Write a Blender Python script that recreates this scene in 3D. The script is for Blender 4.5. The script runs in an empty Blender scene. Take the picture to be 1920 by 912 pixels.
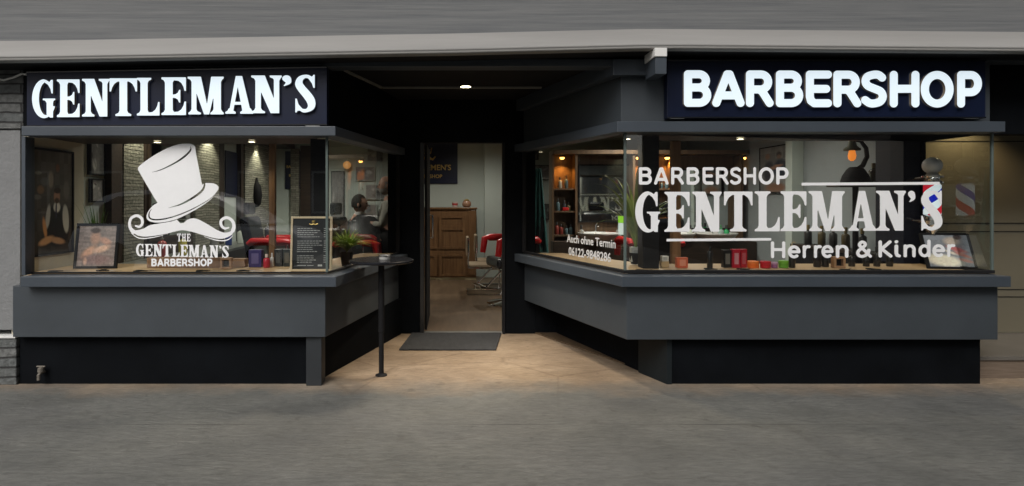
import bpy, bmesh, math, random
import numpy as np
from mathutils import Vector, Matrix
random.seed(7)
C = bpy.context.scene.collection
R = math.radians
# ---------------------------------------------------------------- camera / world / sun / exposure
F, CX, CY, H = 1057.0, 850.0, 376.0, 1.465
def X(px, Y): return (px - CX) / F * Y
def Z(py, Y): return H - (py - CY) / F * Y
sc = bpy.context.scene
cam = bpy.data.cameras.new('camera'); co = bpy.data.objects.new('camera', cam); C.objects.link(co)
co.location = (0, 0, H); co.rotation_euler = (R(90), 0, 0)
cam.sensor_width = 36; cam.lens = F / 1920 * 36
cam.shift_x = (960 - CX) / 1920; cam.shift_y = -(456 - CY) / 1920
cam.clip_end = 500; cam.clip_start = .05
sc.camera = co
w = bpy.data.worlds.new('World'); sc.world = w; w.use_nodes = True
nt = w.node_tree; bg = nt.nodes['Background']
sky = nt.nodes.new('ShaderNodeTexSky'); sky.sky_type = 'NISHITA'; sky.sun_disc = False
SUN_EL, SUN_AZ = 44, 205          # azimuth of the sun, degrees clockwise from +Y
sky.sun_elevation = R(SUN_EL); sky.sun_rotation = R(SUN_AZ); sky.dust_density = 4.0; sky.air_density = 1.0; sky.ozone_density = .6
hs = nt.nodes.new('ShaderNodeHueSaturation'); hs.inputs['Saturation'].default_value = .6   # overcast: a nearly white sky
nt.links.new(sky.outputs[0], hs.inputs['Color']); nt.links.new(hs.outputs[0], bg.inputs[0]); bg.inputs[1].default_value = .115
sl = bpy.data.lights.new('sun', 'SUN'); sl.energy = 2.0; sl.angle = R(35); sl.color = (1, .98, .95)
so = bpy.data.objects.new('sun', sl); C.objects.link(so)
d = Vector((math.sin(R(SUN_AZ)) * math.cos(R(SUN_EL)), math.cos(R(SUN_AZ)) * math.cos(R(SUN_EL)), math.sin(R(SUN_EL))))
so.rotation_euler = d.to_track_quat('Z', 'Y').to_euler(); so.location = (0, -3, 12)
sc.view_settings.view_transform = 'Standard'; sc.view_settings.look = 'None'
sc.view_settings.exposure = 0.0; sc.view_settings.gamma = 1
sc.view_settings.use_curve_mapping = False
sc.render.engine = 'CYCLES'
sc.cycles.max_bounces = 8; sc.cycles.transparent_max_bounces = 16
sc.cycles.sample_clamp_indirect = 4; sc.cycles.use_denoising = True
sc.cycles.caustics_reflective = False; sc.cycles.caustics_refractive = False
# ---------------------------------------------------------------- materials
MATS = {}
def mat(name, col, rough=.6, metal=0, var=.12, scale=6, bump=0, bscale=60, emit=None, estr=0, spec=.5, stretch=(1, 1, 1), trans=0, alpha=1):
    if name in MATS: return MATS[name]
    m = bpy.data.materials.new(name); m.use_nodes = True; t = m.node_tree; b = t.nodes['Principled BSDF']
    b.inputs['Roughness'].default_value = rough; b.inputs['Metallic'].default_value = metal
    b.inputs['Specular IOR Level'].default_value = spec
    b.inputs['Transmission Weight'].default_value = trans
    tc = t.nodes.new('ShaderNodeTexCoord'); mp = t.nodes.new('ShaderNodeMapping'); mp.inputs['Scale'].default_value = stretch
    t.links.new(tc.outputs['Object'], mp.inputs[0])
    n = t.nodes.new('ShaderNodeTexNoise'); n.inputs['Scale'].default_value = scale; n.inputs['Detail'].default_value = 6
    n.inputs['Roughness'].default_value = .65
    t.links.new(mp.outputs[0], n.inputs['Vector'])
    cr = t.nodes.new('ShaderNodeValToRGB')
    cr.color_ramp.elements[0].position = .3; cr.color_ramp.elements[1].position = .7
    cr.color_ramp.elements[0].color = tuple(c * (1 - var) for c in col) + (1,)
    cr.color_ramp.elements[1].color = tuple(min(1, c * (1 + var)) for c in col) + (1,)
    t.links.new(n.outputs[0], cr.inputs[0]); t.links.new(cr.outputs[0], b.inputs['Base Color'])
    if bump:
        n2 = t.nodes.new('ShaderNodeTexNoise'); n2.inputs['Scale'].default_value = bscale; n2.inputs['Detail'].default_value = 5
        t.links.new(mp.outputs[0], n2.inputs['Vector'])
        bp = t.nodes.new('ShaderNodeBump'); bp.inputs['Strength'].default_value = bump; bp.inputs['Distance'].default_value = .01
        t.links.new(n2.outputs[0], bp.inputs['Height']); t.links.new(bp.outputs[0], b.inputs['Normal'])
    if emit:
        b.inputs['Emission Color'].default_value = tuple(emit) + (1,); b.inputs['Emission Strength'].default_value = estr
    MATS[name] = m; return m
def glass_mat(name, tint, refl=1.8):
    m = bpy.data.materials.new(name); m.use_nodes = True; t = m.node_tree; t.nodes.clear()
    o = t.nodes.new('ShaderNodeOutputMaterial'); mx = t.nodes.new('ShaderNodeMixShader'); tr = t.nodes.new('ShaderNodeBsdfTransparent')
    gl = t.nodes.new('ShaderNodeBsdfGlossy'); gl.inputs['Roughness'].default_value = .0; tr.inputs[0].default_value = tuple(tint) + (1,)
    fr = t.nodes.new('ShaderNodeLayerWeight'); fr.inputs[0].default_value = .5
    pw = t.nodes.new('ShaderNodeMath'); pw.operation = 'POWER'; pw.inputs[1].default_value = 5; t.links.new(fr.outputs['Facing'], pw.inputs[0])
    ma = t.nodes.new('ShaderNodeMath'); ma.operation = 'MULTIPLY_ADD'; ma.inputs[1].default_value = .96 * refl; ma.inputs[2].default_value = .04 * refl; ma.use_clamp = True
    t.links.new(pw.outputs[0], ma.inputs[0]); t.links.new(ma.outputs[0], mx.inputs[0])
    t.links.new(tr.outputs[0], mx.inputs[1]); t.links.new(gl.outputs[0], mx.inputs[2]); t.links.new(mx.outputs[0], o.inputs[0])
    return m
def vcol_mat(name, rough=.4, spec=.5):
    m = bpy.data.materials.new(name); m.use_nodes = True; t = m.node_tree; b = t.nodes['Principled BSDF']
    a = t.nodes.new('ShaderNodeAttribute'); a.attribute_name = 'print'
    t.links.new(a.outputs['Color'], b.inputs['Base Color']); b.inputs['Roughness'].default_value = rough; b.inputs['Specular IOR Level'].default_value = spec
    return m
ANTH = mat('anthracite_paint', (.052, .064, .079), .42, var=.10, scale=1.6, bump=.05, bscale=90)
ANTH2 = mat('anthracite_paint_lower', (.046, .055, .064), .5, var=.12, scale=2.2, bump=.05, bscale=90)
DARK = mat('black_panel', (.0045, .0055, .007), .7, var=.3, scale=3, spec=.06)
BLACK = mat('black_gloss', (.008, .009, .012), .25, var=.2)
BLACKM = mat('black_matt', (.010, .010, .011), .75, var=.3, spec=.2)
SIGNF = mat('sign_face', (.004, .008, .026), .45, var=.25, scale=2, spec=.25)
CREAM = mat('cream_render', (.26, .256, .245), .85, var=.10, scale=3, bump=.15, bscale=40, stretch=(.15, 1, 2))
PLAST = mat('plaster', (.205, .21, .212), .9, var=.10, scale=5, bump=.5, bscale=45)
WHITEP = mat('white_paint', (.72, .72, .70), .5, var=.05)
VINYL = mat('white_vinyl', (.86, .87, .88), .5, var=.03)
WALLIN = mat('interior_wall_paint', (.50, .56, .52), .8, var=.04, scale=2)
CEILIN = mat('interior_ceiling_paint', (.6, .62, .58), .8, var=.03)
CREAMIN = mat('cream_wall', (.55, .52, .42), .8, var=.06)
GREYIN = mat('grey_wall_paint', (.30, .33, .34), .5, var=.1, scale=1.2)
STEEL = mat('steel', (.55, .56, .57), .25, 1, var=.05)
CHROME = mat('chrome', (.8, .8, .8), .08, 1, var=.03)
ALU = mat('aluminium', (.36, .37, .36), .35, .8, var=.1)
GLASSE = mat('glass_edge', (.11, .14, .13), .2, var=.1, emit=None)
GOLD = mat('gold', (.65, .46, .16), .35, .7, var=.1)
RED = mat('red_leather', (.50, .01, .012), .3, var=.1)
RUBB = mat('rubber', (.02, .02, .02), .8, var=.2)
LEAF = mat('leaf_green', (.07, .15, .025), .5, var=.35, scale=9)
LEAF2 = mat('fern_green', (.24, .34, .04), .5, var=.35, scale=9)
SKIN = mat('skin', (.42, .24, .17), .55, var=.08)
MIRR = mat('mirror', (.72, .76, .75), .03, 1, var=.01)
PRINT = vcol_mat('printed_paper'); PRINTG = vcol_mat('glossy_print', .2, .6)
GLASS = glass_mat('window_glass', (.90, .93, .915), 3.1); 
EMW = mat('sign_light', (.25, .28, .3), .4, emit=(.80, .92, 1.0), estr=.84)
EMLAMP = mat('lamp_light', (1, .9, .7), .4, emit=(1, .86, .55), estr=14)
EMWARM = mat('amber_light', (1, .6, .2), .4, emit=(1, .42, .08), estr=9)
def wood(name, c1, c2, rough=.45, sx=(1, 14, 14), scale=2.5, bump=.05):
    if name in MATS: return MATS[name]
    m = mat(name, c1, rough, var=.1, scale=scale, stretch=sx, bump=bump, bscale=20)
    r = [n for n in m.node_tree.nodes if n.type == 'VALTORGB'][0].color_ramp
    r.elements[0].color = tuple(c1) + (1,); r.elements[1].color = tuple(c2) + (1,)
    return m
WDECK = wood('light_oak', (.42, .28, .15), (.60, .43, .26))
WBROWN = wood('brown_wood', (.08, .05, .03), (.17, .105, .06), .4, (14, 14, 1))
WDARK = wood('dark_wood', (.022, .014, .010), (.05, .032, .02), .5)
WPOST = wood('post_wood', (.17, .09, .045), (.30, .17, .09), .5, (14, 14, 1))
WFRAME = wood('pale_wood', (.55, .42, .26), (.7, .56, .38), .5)
WFLOOR = wood('floor_wood', (.085, .056, .034), (.155, .108, .066), .4, (9, 1, 1), 1.6)
# masonry material
def stone_mat(name, c1, c2, mortar, bw=.45, bh=.09, off=.5, msize=.008, bump=.8, plane='XZ'):
    m = bpy.data.materials.new(name); m.use_nodes = True; t = m.node_tree; b = t.nodes['Principled BSDF']; b.inputs['Roughness'].default_value = .9
    g = t.nodes.new('ShaderNodeNewGeometry'); sp = t.nodes.new('ShaderNodeSeparateXYZ'); cb = t.nodes.new('ShaderNodeCombineXYZ')
    t.links.new(g.outputs['Position'], sp.inputs[0])
    t.links.new(sp.outputs[0 if plane[0] == 'X' else 1], cb.inputs[0]); t.links.new(sp.outputs[2 if plane[1] == 'Z' else 1], cb.inputs[1])
    n = t.nodes.new('ShaderNodeTexNoise'); n.inputs['Scale'].default_value = 3; n.inputs['Detail'].default_value = 3
    t.links.new(g.outputs['Position'], n.inputs['Vector'])
    vm = t.nodes.new('ShaderNodeMixRGB'); vm.inputs[0].default_value = .035
    t.links.new(cb.outputs[0], vm.inputs[1]); t.links.new(n.outputs['Color'], vm.inputs[2])
    br = t.nodes.new('ShaderNodeTexBrick'); br.inputs['Scale'].default_value = 1; br.inputs['Brick Width'].default_value = bw
    br.inputs['Row Height'].default_value = bh; br.inputs['Mortar Size'].default_value = msize; br.offset = off; br.inputs['Bias'].default_value = 0
    br.inputs['Color1'].default_value = tuple(c1) + (1,); br.inputs['Color2'].default_value = tuple(c2) + (1,); br.inputs['Mortar'].default_value = tuple(mortar) + (1,)
    br.inputs['Mortar Smooth'].default_value = .3
    t.links.new(vm.outputs[0], br.inputs['Vector'])
    n2 = t.nodes.new('ShaderNodeTexNoise'); n2.inputs['Scale'].default_value = 28; n2.inputs['Detail'].default_value = 6
    t.links.new(g.outputs['Position'], n2.inputs['Vector'])
    mu = t.nodes.new('ShaderNodeMixRGB'); mu.blend_type = 'MULTIPLY'; mu.inputs[0].default_value = .6
    t.links.new(br.outputs['Color'], mu.inputs[1]); 
    cr = t.nodes.new('ShaderNodeValToRGB'); cr.color_ramp.elements[0].position = .3; cr.color_ramp.elements[1].position = .65
    cr.color_ramp.elements[0].color = (.45, .45, .45, 1); t.links.new(n2.outputs[0], cr.inputs[0]); t.links.new(cr.outputs[0], mu.inputs[2])
    t.links.new(mu.outputs[0], b.inputs['Base Color'])
    ad = t.nodes.new('ShaderNodeMath'); ad.operation = 'SUBTRACT'; t.links.new(n2.outputs[0], ad.inputs[0]); t.links.new(br.outputs['Fac'], ad.inputs[1])
    bp = t.nodes.new('ShaderNodeBump'); bp.inputs['Strength'].default_value = bump; bp.inputs['Distance'].default_value = .02
    t.links.new(ad.outputs[0], bp.inputs['Height']); t.links.new(bp.outputs[0], b.inputs['Normal'])
    return m
STONEL = stone_mat('split_stone_grey', (.11, .12, .12), (.17, .175, .17), (.04, .04, .04), .6, .075)
STONEI = stone_mat('ledge_stone', (.20, .20, .16), (.36, .35, .29), (.10, .10, .08), .26, .034, msize=.004, plane='YZ')
STONEB = stone_mat('ledge_stone_back', (.20, .20, .16), (.36, .35, .29), (.10, .10, .08), .26, .034, msize=.004, plane='XZ')
OPPO = stone_mat('street_brick', (.10, .09, .085), (.14, .125, .115), (.08, .08, .08), .25, .08)

def ground_mat():
    m = bpy.data.materials.new('pavement_stone'); m.use_nodes = True; t = m.node_tree; b = t.nodes['Principled BSDF']; L = t.links.new
    g = t.nodes.new('ShaderNodeNewGeometry')
    def noise(scale, detail, st=(1, 1, 1), rough=.6, dist=0):
        mp = t.nodes.new('ShaderNodeMapping'); mp.inputs['Scale'].default_value = st; L(g.outputs['Position'], mp.inputs[0])
        n = t.nodes.new('ShaderNodeTexNoise'); n.inputs['Scale'].default_value = scale; n.inputs['Detail'].default_value = detail
        n.inputs['Roughness'].default_value = rough; n.inputs['Distortion'].default_value = dist; L(mp.outputs[0], n.inputs['Vector']); return n.outputs[0]
    def ramp(src, p0, p1, c0, c1):
        r = t.nodes.new('ShaderNodeValToRGB'); r.color_ramp.elements[0].position = p0; r.color_ramp.elements[1].position = p1
        r.color_ramp.elements[0].color = tuple(c0) + (1,); r.color_ramp.elements[1].color = tuple(c1) + (1,); L(src, r.inputs[0]); return r.outputs[0]
    def mix(f, a, c, mode='MIX'):
        x = t.nodes.new('ShaderNodeMixRGB'); x.blend_type = mode
        if isinstance(f, float): x.inputs[0].default_value = f
        else: L(f, x.inputs[0])
        L(a, x.inputs[1]); L(c, x.inputs[2]); return x.outputs[0]
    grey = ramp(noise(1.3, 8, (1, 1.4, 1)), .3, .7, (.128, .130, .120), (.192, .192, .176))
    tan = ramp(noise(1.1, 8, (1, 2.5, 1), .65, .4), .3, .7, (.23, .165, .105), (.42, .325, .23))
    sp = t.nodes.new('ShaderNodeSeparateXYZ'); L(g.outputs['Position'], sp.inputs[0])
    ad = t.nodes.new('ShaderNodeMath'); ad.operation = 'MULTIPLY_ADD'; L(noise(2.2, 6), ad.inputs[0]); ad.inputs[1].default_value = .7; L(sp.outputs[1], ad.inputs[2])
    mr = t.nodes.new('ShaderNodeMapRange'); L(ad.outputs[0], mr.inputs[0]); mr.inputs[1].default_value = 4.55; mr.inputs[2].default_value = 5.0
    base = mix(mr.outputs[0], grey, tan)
    # irregular flagstones: joints
    vo = t.nodes.new('ShaderNodeTexVoronoi'); vo.feature = 'DISTANCE_TO_EDGE'; vo.inputs['Scale'].default_value = .75
    mpv = t.nodes.new('ShaderNodeMapping'); mpv.inputs['Location'].default_value = (.35, .2, 0); mpv.inputs['Scale'].default_value = (1, 1.25, 0)
    L(g.outputs['Position'], mpv.inputs[0]); L(mpv.outputs[0], vo.inputs['Vector'])
    jm = ramp(vo.outputs[0], .0, .012, (.55, .5, .45), (1, 1, 1))
    jf = t.nodes.new('ShaderNodeMath'); jf.operation = 'MULTIPLY_ADD'; L(mr.outputs[0], jf.inputs[0]); jf.inputs[1].default_value = .35; jf.inputs[2].default_value = .15
    base = mix(jf.outputs[0], base, jm, 'MULTIPLY')
    fine = ramp(noise(26, 8, (.45, 1.6, 1), .75, .6), .32, .66, (.58, .58, .58), (1.15, 1.15, 1.15))
    base = mix(.75, base, fine, 'MULTIPLY')
    cmp_ = t.nodes.new('ShaderNodeMath'); cmp_.operation = 'COMPARE'; wob = t.nodes.new('ShaderNodeMath'); wob.operation = 'MULTIPLY_ADD'; L(noise(5, 4), wob.inputs[0]); wob.inputs[1].default_value = .03; L(sp.outputs[1], wob.inputs[2])
    L(wob.outputs[0], cmp_.inputs[0]); cmp_.inputs[1].default_value = 3.70; cmp_.inputs[2].default_value = .006
    fm = t.nodes.new('ShaderNodeMapRange'); L(noise(.8, 2), fm.inputs[0]); fm.inputs[1].default_value = .42; fm.inputs[2].default_value = .6
    jm2 = t.nodes.new('ShaderNodeMath'); jm2.operation = 'MULTIPLY'; L(cmp_.outputs[0], jm2.inputs[0]); L(fm.outputs[0], jm2.inputs[1])
    base = mix(jm2.outputs[0], base, ramp(noise(3, 2), .4, .6, (.07, .07, .065), (.09, .09, .08)))
    st = ramp(noise(7, 3), .62, .70, (1, 1, 1), (.72, .71, .70)); base = mix(.8, base, st, 'MULTIPLY')
    big = ramp(noise(.6, 3), .35, .65, (.82, .82, .84), (1.08, 1.07, 1.03)); base = mix(.9, base, big, 'MULTIPLY')
    L(base, b.inputs['Base Color'])
    rr = ramp(noise(3, 4), .3, .7, (.5, .5, .5), (.8, .8, .8)); L(rr, b.inputs['Roughness'])
    bp = t.nodes.new('ShaderNodeBump'); bp.inputs['Strength'].default_value = .75; bp.inputs['Distance'].default_value = .018
    L(noise(17, 8, (.45, 1.7, 1), .7, .9), bp.inputs['Height']); L(bp.outputs[0], b.inputs['Normal'])
    return m
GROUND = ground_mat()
def facade_mat():
    m = bpy.data.materials.new('streaked_render'); m.use_nodes = True; t = m.node_tree; b = t.nodes['Principled BSDF']; L = t.links.new
    g = t.nodes.new('ShaderNodeNewGeometry'); mp = t.nodes.new('ShaderNodeMapping'); mp.inputs['Scale'].default_value = (.35, 4, 14); mp.inputs['Rotation'].default_value = (0, R(-1.0), 0)
    L(g.outputs['Position'], mp.inputs[0])
    n = t.nodes.new('ShaderNodeTexNoise'); n.inputs['Scale'].default_value = 3; n.inputs['Detail'].default_value = 8; n.inputs['Roughness'].default_value = .7; L(mp.outputs[0], n.inputs[0])
    r = t.nodes.new('ShaderNodeValToRGB'); r.color_ramp.elements[0].position = .3; r.color_ramp.elements[1].position = .72
    r.color_ramp.elements[0].color = (.075, .08, .085, 1); r.color_ramp.elements[1].color = (.14, .142, .14, 1); L(n.outputs[0], r.inputs[0]); L(r.outputs[0], b.inputs['Base Color'])
    b.inputs['Roughness'].default_value = .85
    bp = t.nodes.new('ShaderNodeBump'); bp.inputs['Strength'].default_value = .5; bp.inputs['Distance'].default_value = .01; L(n.outputs[0], bp.inputs['Height']); L(bp.outputs[0], b.inputs['Normal'])
    return m
FACADE = facade_mat()
# ---------------------------------------------------------------- helpers
def link(name, me, m=None, parent=None):
    o = bpy.data.objects.new(name, me); C.objects.link(o)
    if m is not None:
        for mm in (m if isinstance(m, (list, tuple)) else [m]): me.materials.append(mm)
    if parent: o.parent = parent
    return o
def T(o, label=None, cat=None, group=None, kind=None):
    if label: o['label'] = label
    if cat: o['category'] = cat
    if group: o['group'] = group
    if kind: o['kind'] = kind
    return o
def empty(name, loc=(0, 0, 0), rz=0, label=None, cat=None, group=None):
    o = bpy.data.objects.new(name, None); C.objects.link(o); o.location = loc; o.rotation_euler = (0, 0, rz); o.empty_display_size = .1
    return T(o, label, cat, group)
class MB:
    def __init__(s): s.bm = bmesh.new()
    def prism(s, pts, z0, z1, mi=0):
        a = [s.bm.verts.new((x, y, z0)) for x, y in pts]; b = [s.bm.verts.new((x, y, z1)) for x, y in pts]; n = len(pts)
        s.bm.faces.new(a); s.bm.faces.new(b)
        for i in range(n): s.bm.faces.new((a[i], a[(i + 1) % n], b[(i + 1) % n], b[i]))
        return s
    def box(s, x0, x1, y0, y1, z0, z1): return s.prism([(x0, y0), (x1, y0), (x1, y1), (x0, y1)], z0, z1)
    def hull8(s, A, B):   # two quads joined
        a = [s.bm.verts.new(p) for p in A]; b = [s.bm.verts.new(p) for p in B]; n = len(A)
        s.bm.faces.new(a); s.bm.faces.new(b)
        for i in range(n): s.bm.faces.new((a[i], a[(i + 1) % n], b[(i + 1) % n], b[i]))
        return s
    def quad(s, *p): s.bm.faces.new([s.bm.verts.new(q) for q in p]); return s
    def lathe(s, prof, seg=20, c=(0, 0, 0), cap=True):
        rings = []
        for r, z in prof:
            rings.append([s.bm.verts.new((c[0] + r * math.cos(2 * math.pi * k / seg), c[1] + r * math.sin(2 * math.pi * k / seg), c[2] + z)) for k in range(seg)])
        for a, b in zip(rings, rings[1:]):
            for k in range(seg): s.bm.faces.new((a[k], a[(k + 1) % seg], b[(k + 1) % seg], b[k]))
        if cap:
            s.bm.faces.new(rings[0]); s.bm.faces.new(rings[-1])
        return s
    def tube(s, pts, r, seg=8):
        pts = [Vector(p) for p in pts]; rings = []
        rr = r if isinstance(r, (list, tuple)) else [r] * len(pts)
        for i, p in enumerate(pts):
            t = (pts[min(i + 1, len(pts) - 1)] - pts[max(i - 1, 0)]).normalized()
            u = t.cross(Vector((0, 0, 1)));
            if u.length < .05: u = t.cross(Vector((0, 1, 0)))
            u.normalize()
            if i and u.dot(pu) < 0: u = -u
            pu = u; v = t.cross(u)
            rings.append([s.bm.verts.new(p + rr[i] * (math.cos(2 * math.pi * k / seg) * u + math.sin(2 * math.pi * k / seg) * v)) for k in range(seg)])
        for a, b in zip(rings, rings[1:]):
            for k in range(seg): s.bm.faces.new((a[k], a[(k + 1) % seg], b[(k + 1) % seg], b[k]))
        s.bm.faces.new(rings[0]); s.bm.faces.new(rings[-1]); return s
    def ball(s, c, r, sx=1, sy=1, sz=1, sub=2):
        g = bmesh.ops.create_icosphere(s.bm, subdivisions=sub, radius=r)
        for v in g['verts']: v.co = Vector((c[0] + v.co.x * sx, c[1] + v.co.y * sy, c[2] + v.co.z * sz))
        return s
    def ribbon(s, pts, w, up=(0, 0, 1)):   # tapered leaf blade
        pts = [Vector(p) for p in pts]; n = len(pts); L = []
        for i, p in enumerate(pts):
            t = (pts[min(i + 1, n - 1)] - pts[max(i - 1, 0)]).normalized(); u = t.cross(Vector(up)); u = u.normalized() if u.length > .01 else Vector((1, 0, 0))
            f = i / (n - 1); ww = w * (.35 + 1.3 * f if f < .4 else .87 * (1 - f) / .6 + .02)
            up_ = u.cross(t) * ww * .25
            L.append((s.bm.verts.new(p - u * ww + up_), s.bm.verts.new(p), s.bm.verts.new(p + u * ww + up_)))
        for a, b in zip(L, L[1:]):
            s.bm.faces.new((a[0], a[1], b[1], b[0])); s.bm.faces.new((a[1], a[2], b[2], b[1]))
        return s
    def build(s, name, m, parent=None, bevel=0, smooth=False, seg=2):
        bm = s.bm
        bmesh.ops.recalc_face_normals(bm, faces=bm.faces)
        if bevel:
            es = [e for e in bm.edges if len(e.link_faces) == 2 and e.calc_face_angle(0) > .5]
            bmesh.ops.bevel(bm, geom=es, offset=bevel, segments=seg, affect='EDGES', clamp_overlap=True, profile=.5)
        if smooth:
            for f in bm.faces: f.smooth = True
            for e in bm.edges:
                if len(e.link_faces) == 2 and e.calc_face_angle(0) > R(40): e.smooth = False
        me = bpy.data.meshes.new(name); bm.to_mesh(me); bm.free()
        return link(name, me, m, parent)
def box(name, x0, x1, y0, y1, z0, z1, m, parent=None, bevel=0): return MB().box(x0, x1, y0, y1, z0, z1).build(name, m, parent, bevel)
def copy_tree(o, parent=None):
    c = o.copy(); C.objects.link(c); c.parent = parent
    for ch in o.children: copy_tree(ch, c)
    return c
# ---------------------------------------------------------------- outline engine (letters and emblems as real cut shapes)
def sd_poly(P, x, y):
    P = np.array(P, float); d2 = np.full(x.shape, 1e9); inside = np.zeros(x.shape, bool)
    for (x0, y0), (x1, y1) in zip(P, np.roll(P, -1, 0)):
        ex, ey = x1 - x0, y1 - y0; l = ex * ex + ey * ey
        if l < 1e-14: continue
        tt = np.clip(((x - x0) * ex + (y - y0) * ey) / l, 0, 1)
        d2 = np.minimum(d2, (x - x0 - tt * ex) ** 2 + (y - y0 - tt * ey) ** 2)
        c = ((y0 > y) != (y1 > y)); 
        with np.errstate(divide='ignore', invalid='ignore'): xi = x0 + (y - y0) * ex / (ey if ey else 1e-12)
        inside ^= (c & (x < xi))
    d = np.sqrt(d2); return np.where(inside, d, -d)
def sd_stroke(S, x, y, rdef):
    f = np.full(x.shape, -1e9); S = [(p[0], p[1], p[2] if len(p) > 2 else rdef) for p in S]
    for (x0, y0, r0), (x1, y1, r1) in zip(S, S[1:]):
        ex, ey = x1 - x0, y1 - y0; l = ex * ex + ey * ey + 1e-12
        tt = np.clip(((x - x0) * ex + (y - y0) * ey) / l, 0, 1)
        f = np.maximum(f, r0 + (r1 - r0) * tt - np.hypot(x - x0 - tt * ex, y - y0 - tt * ey))
    return f
def smooth(P, n=6, closed=False):
    P = [tuple(p) for p in P]; out = []; N = len(P); k = N if closed else N - 1
    for i in range(k):
        g = lambda j: np.array(P[j % N] if closed else P[min(max(j, 0), N - 1)], float)
        a, b, c, d = g(i - 1), g(i), g(i + 1), g(i + 2)
        for s in range(n):
            t = s / n; out.append(tuple(.5 * ((2 * b) + (c - a) * t + (2 * a - 5 * b + 4 * c - d) * t * t + (3 * b - a - 3 * c + d) * t ** 3)))
    if not closed: out.append(P[-1])
    return out
def arc(cx, cy, rx, ry, a0, a1, n=14): return [(cx + rx * math.cos(R(a0 + (a1 - a0) * i / n)), cy + ry * math.sin(R(a0 + (a1 - a0) * i / n))) for i in range(n + 1)]
def field(shape, x, y, rdef):
    f = np.full(x.shape, -1e9)
    for s in shape:
        k = s[0]
        if k == '+': f = np.maximum(f, sd_poly(s[1], x, y))
        elif k == '-': f = np.minimum(f, -sd_poly(s[1], x, y))
        elif k == 's': f = np.maximum(f, sd_stroke(s[1], x, y, rdef))
        elif k == 'c': f = np.minimum(f, -sd_stroke(s[1], x, y, rdef))
    return f
def loops(shape, bb, h, rdef=.1):
    x0, x1, y0, y1 = bb; nx = int((x1 - x0) / h) + 4; ny = int((y1 - y0) / h) + 4
    gx = x0 - h * 1.37 + np.arange(nx) * h; gy = y0 - h * 1.41 + np.arange(ny) * h
    xx, yy = np.meshgrid(gx, gy, indexing='ij'); f = field(shape, xx, yy, rdef); f[np.abs(f) < 1e-9] = 1e-9
    f[0, :] = f[-1, :] = f[:, 0] = f[:, -1] = -abs(h)
    nxt = {}; pos = {}
    def pt(i, j, k, l):
        key = (i, j, k, l) if (i, j) < (k, l) else (k, l, i, j)
        if key not in pos:
            a, b = f[i, j], f[k, l]; t = a / (a - b); pos[key] = (gx[i] + (gx[k] - gx[i]) * t, gy[j] + (gy[l] - gy[j]) * t)
        return key
    s = f > 0
    act = np.argwhere((s[:-1, :-1] != s[1:, :-1]) | (s[:-1, :-1] != s[:-1, 1:]) | (s[:-1, :-1] != s[1:, 1:]))
    for i, j in act:
        cs = [(i, j), (i + 1, j), (i + 1, j + 1), (i, j + 1)]; b = [bool(s[c]) for c in cs]
        outs = []; ins = []
        for k in range(4):
            a, c = cs[k], cs[(k + 1) % 4]
            if b[k] and not b[(k + 1) % 4]: outs.append((k, pt(*a, *c)))
            if not b[k] and b[(k + 1) % 4]: ins.append((k, pt(*a, *c)))
        if len(outs) == 1: nxt[outs[0][1]] = ins[0][1]
        elif len(outs) == 2:
            for k, o in outs:
                for k2, q in ins:
                    if k2 == (k + 1) % 4: nxt[o] = q
    res = []; seen = set()
    for k in list(nxt):
        if k in seen: continue
        L = []; c = k
        while c not in seen and c in nxt: seen.add(c); L.append(pos[c]); c = nxt[c]
        # drop near-collinear points
        ch = True; tol = h * .06
        Q = L
        for _ in range(5):
            if len(Q) < 8: break
            N = []; n = len(Q); skip = False
            for i in range(n):
                if skip: N.append(Q[i]); skip = False; continue
                a, b, c2 = N[-1] if N else Q[-1], Q[i], Q[(i + 1) % n]
                dx, dy = c2[0] - a[0], c2[1] - a[1]; l = math.hypot(dx, dy) + 1e-12
                if abs((b[0] - a[0]) * dy - (b[1] - a[1]) * dx) / l < tol: skip = True; continue
                N.append(b)
            if len(N) == len(Q): break
            Q = N
        if len(Q) > 2: res.append(Q)
    return res
def cut_mesh(name, LL, tr, depth):
    """LL: loops in 2D; tr maps (x, y) to plane (u, v) metres; mesh lies in local XZ, front at -Y"""
    cu = bpy.data.curves.new('tmp', 'CURVE'); cu.dimensions = '2D'; cu.fill_mode = 'BOTH'; cu.extrude = depth / 2
    for L in LL:
        sp = cu.splines.new('POLY'); sp.points.add(len(L) - 1)
        for p, (a, b) in zip(sp.points, L):
            u, v = tr(a, b); p.co = (u, v, 0, 1)
        sp.use_cyclic_u = True
    o = bpy.data.objects.new('tmp', cu); me = bpy.data.meshes.new_from_object(o); bpy.data.objects.remove(o); bpy.data.curves.remove(cu)
    me.transform(Matrix.Rotation(R(90), 4, 'X')); me.name = name
    return me
def r_(x0, x1, y0, y1): return ('+', [(x0, y0), (x1, y0), (x1, y1), (x0, y1)])
def foot(xa, xb, s0, s1, top=False, y=0):
    P = [(xa, 0), (xb, 0), (xb, .045), (max(s1 + .02, min(xb, s1 + .03)), .08), (s1, .14), (s0, .14), (min(s0 - .02, max(xa, s0 - .03)), .08), (xa, .045)]
    return ('+', [(a, (1 - b) if top else b + y) for a, b in P])
def wedge(pts, flipy=False): return ('+', [(a, 1 - b if flipy else b) for a, b in pts])
BR = [(.22, .0), (.63, .0), (.63, .36), (.592, .36), (.565, .25), (.51, .15), (.43, .09), (.22, .07)]
MIDE = [(.28, .54), (.36, .55), (.42, .59), (.455, .67), (.485, .67), (.485, .33), (.455, .33), (.42, .41), (.36, .45), (.28, .46)]
G_ = {}
G_['E'] = (.63, [r_(.09, .29, 0, 1), foot(0, .36, .09, .29), foot(0, .36, .09, .29, True), wedge(BR), wedge(BR, True), ('+', MIDE)])
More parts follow.
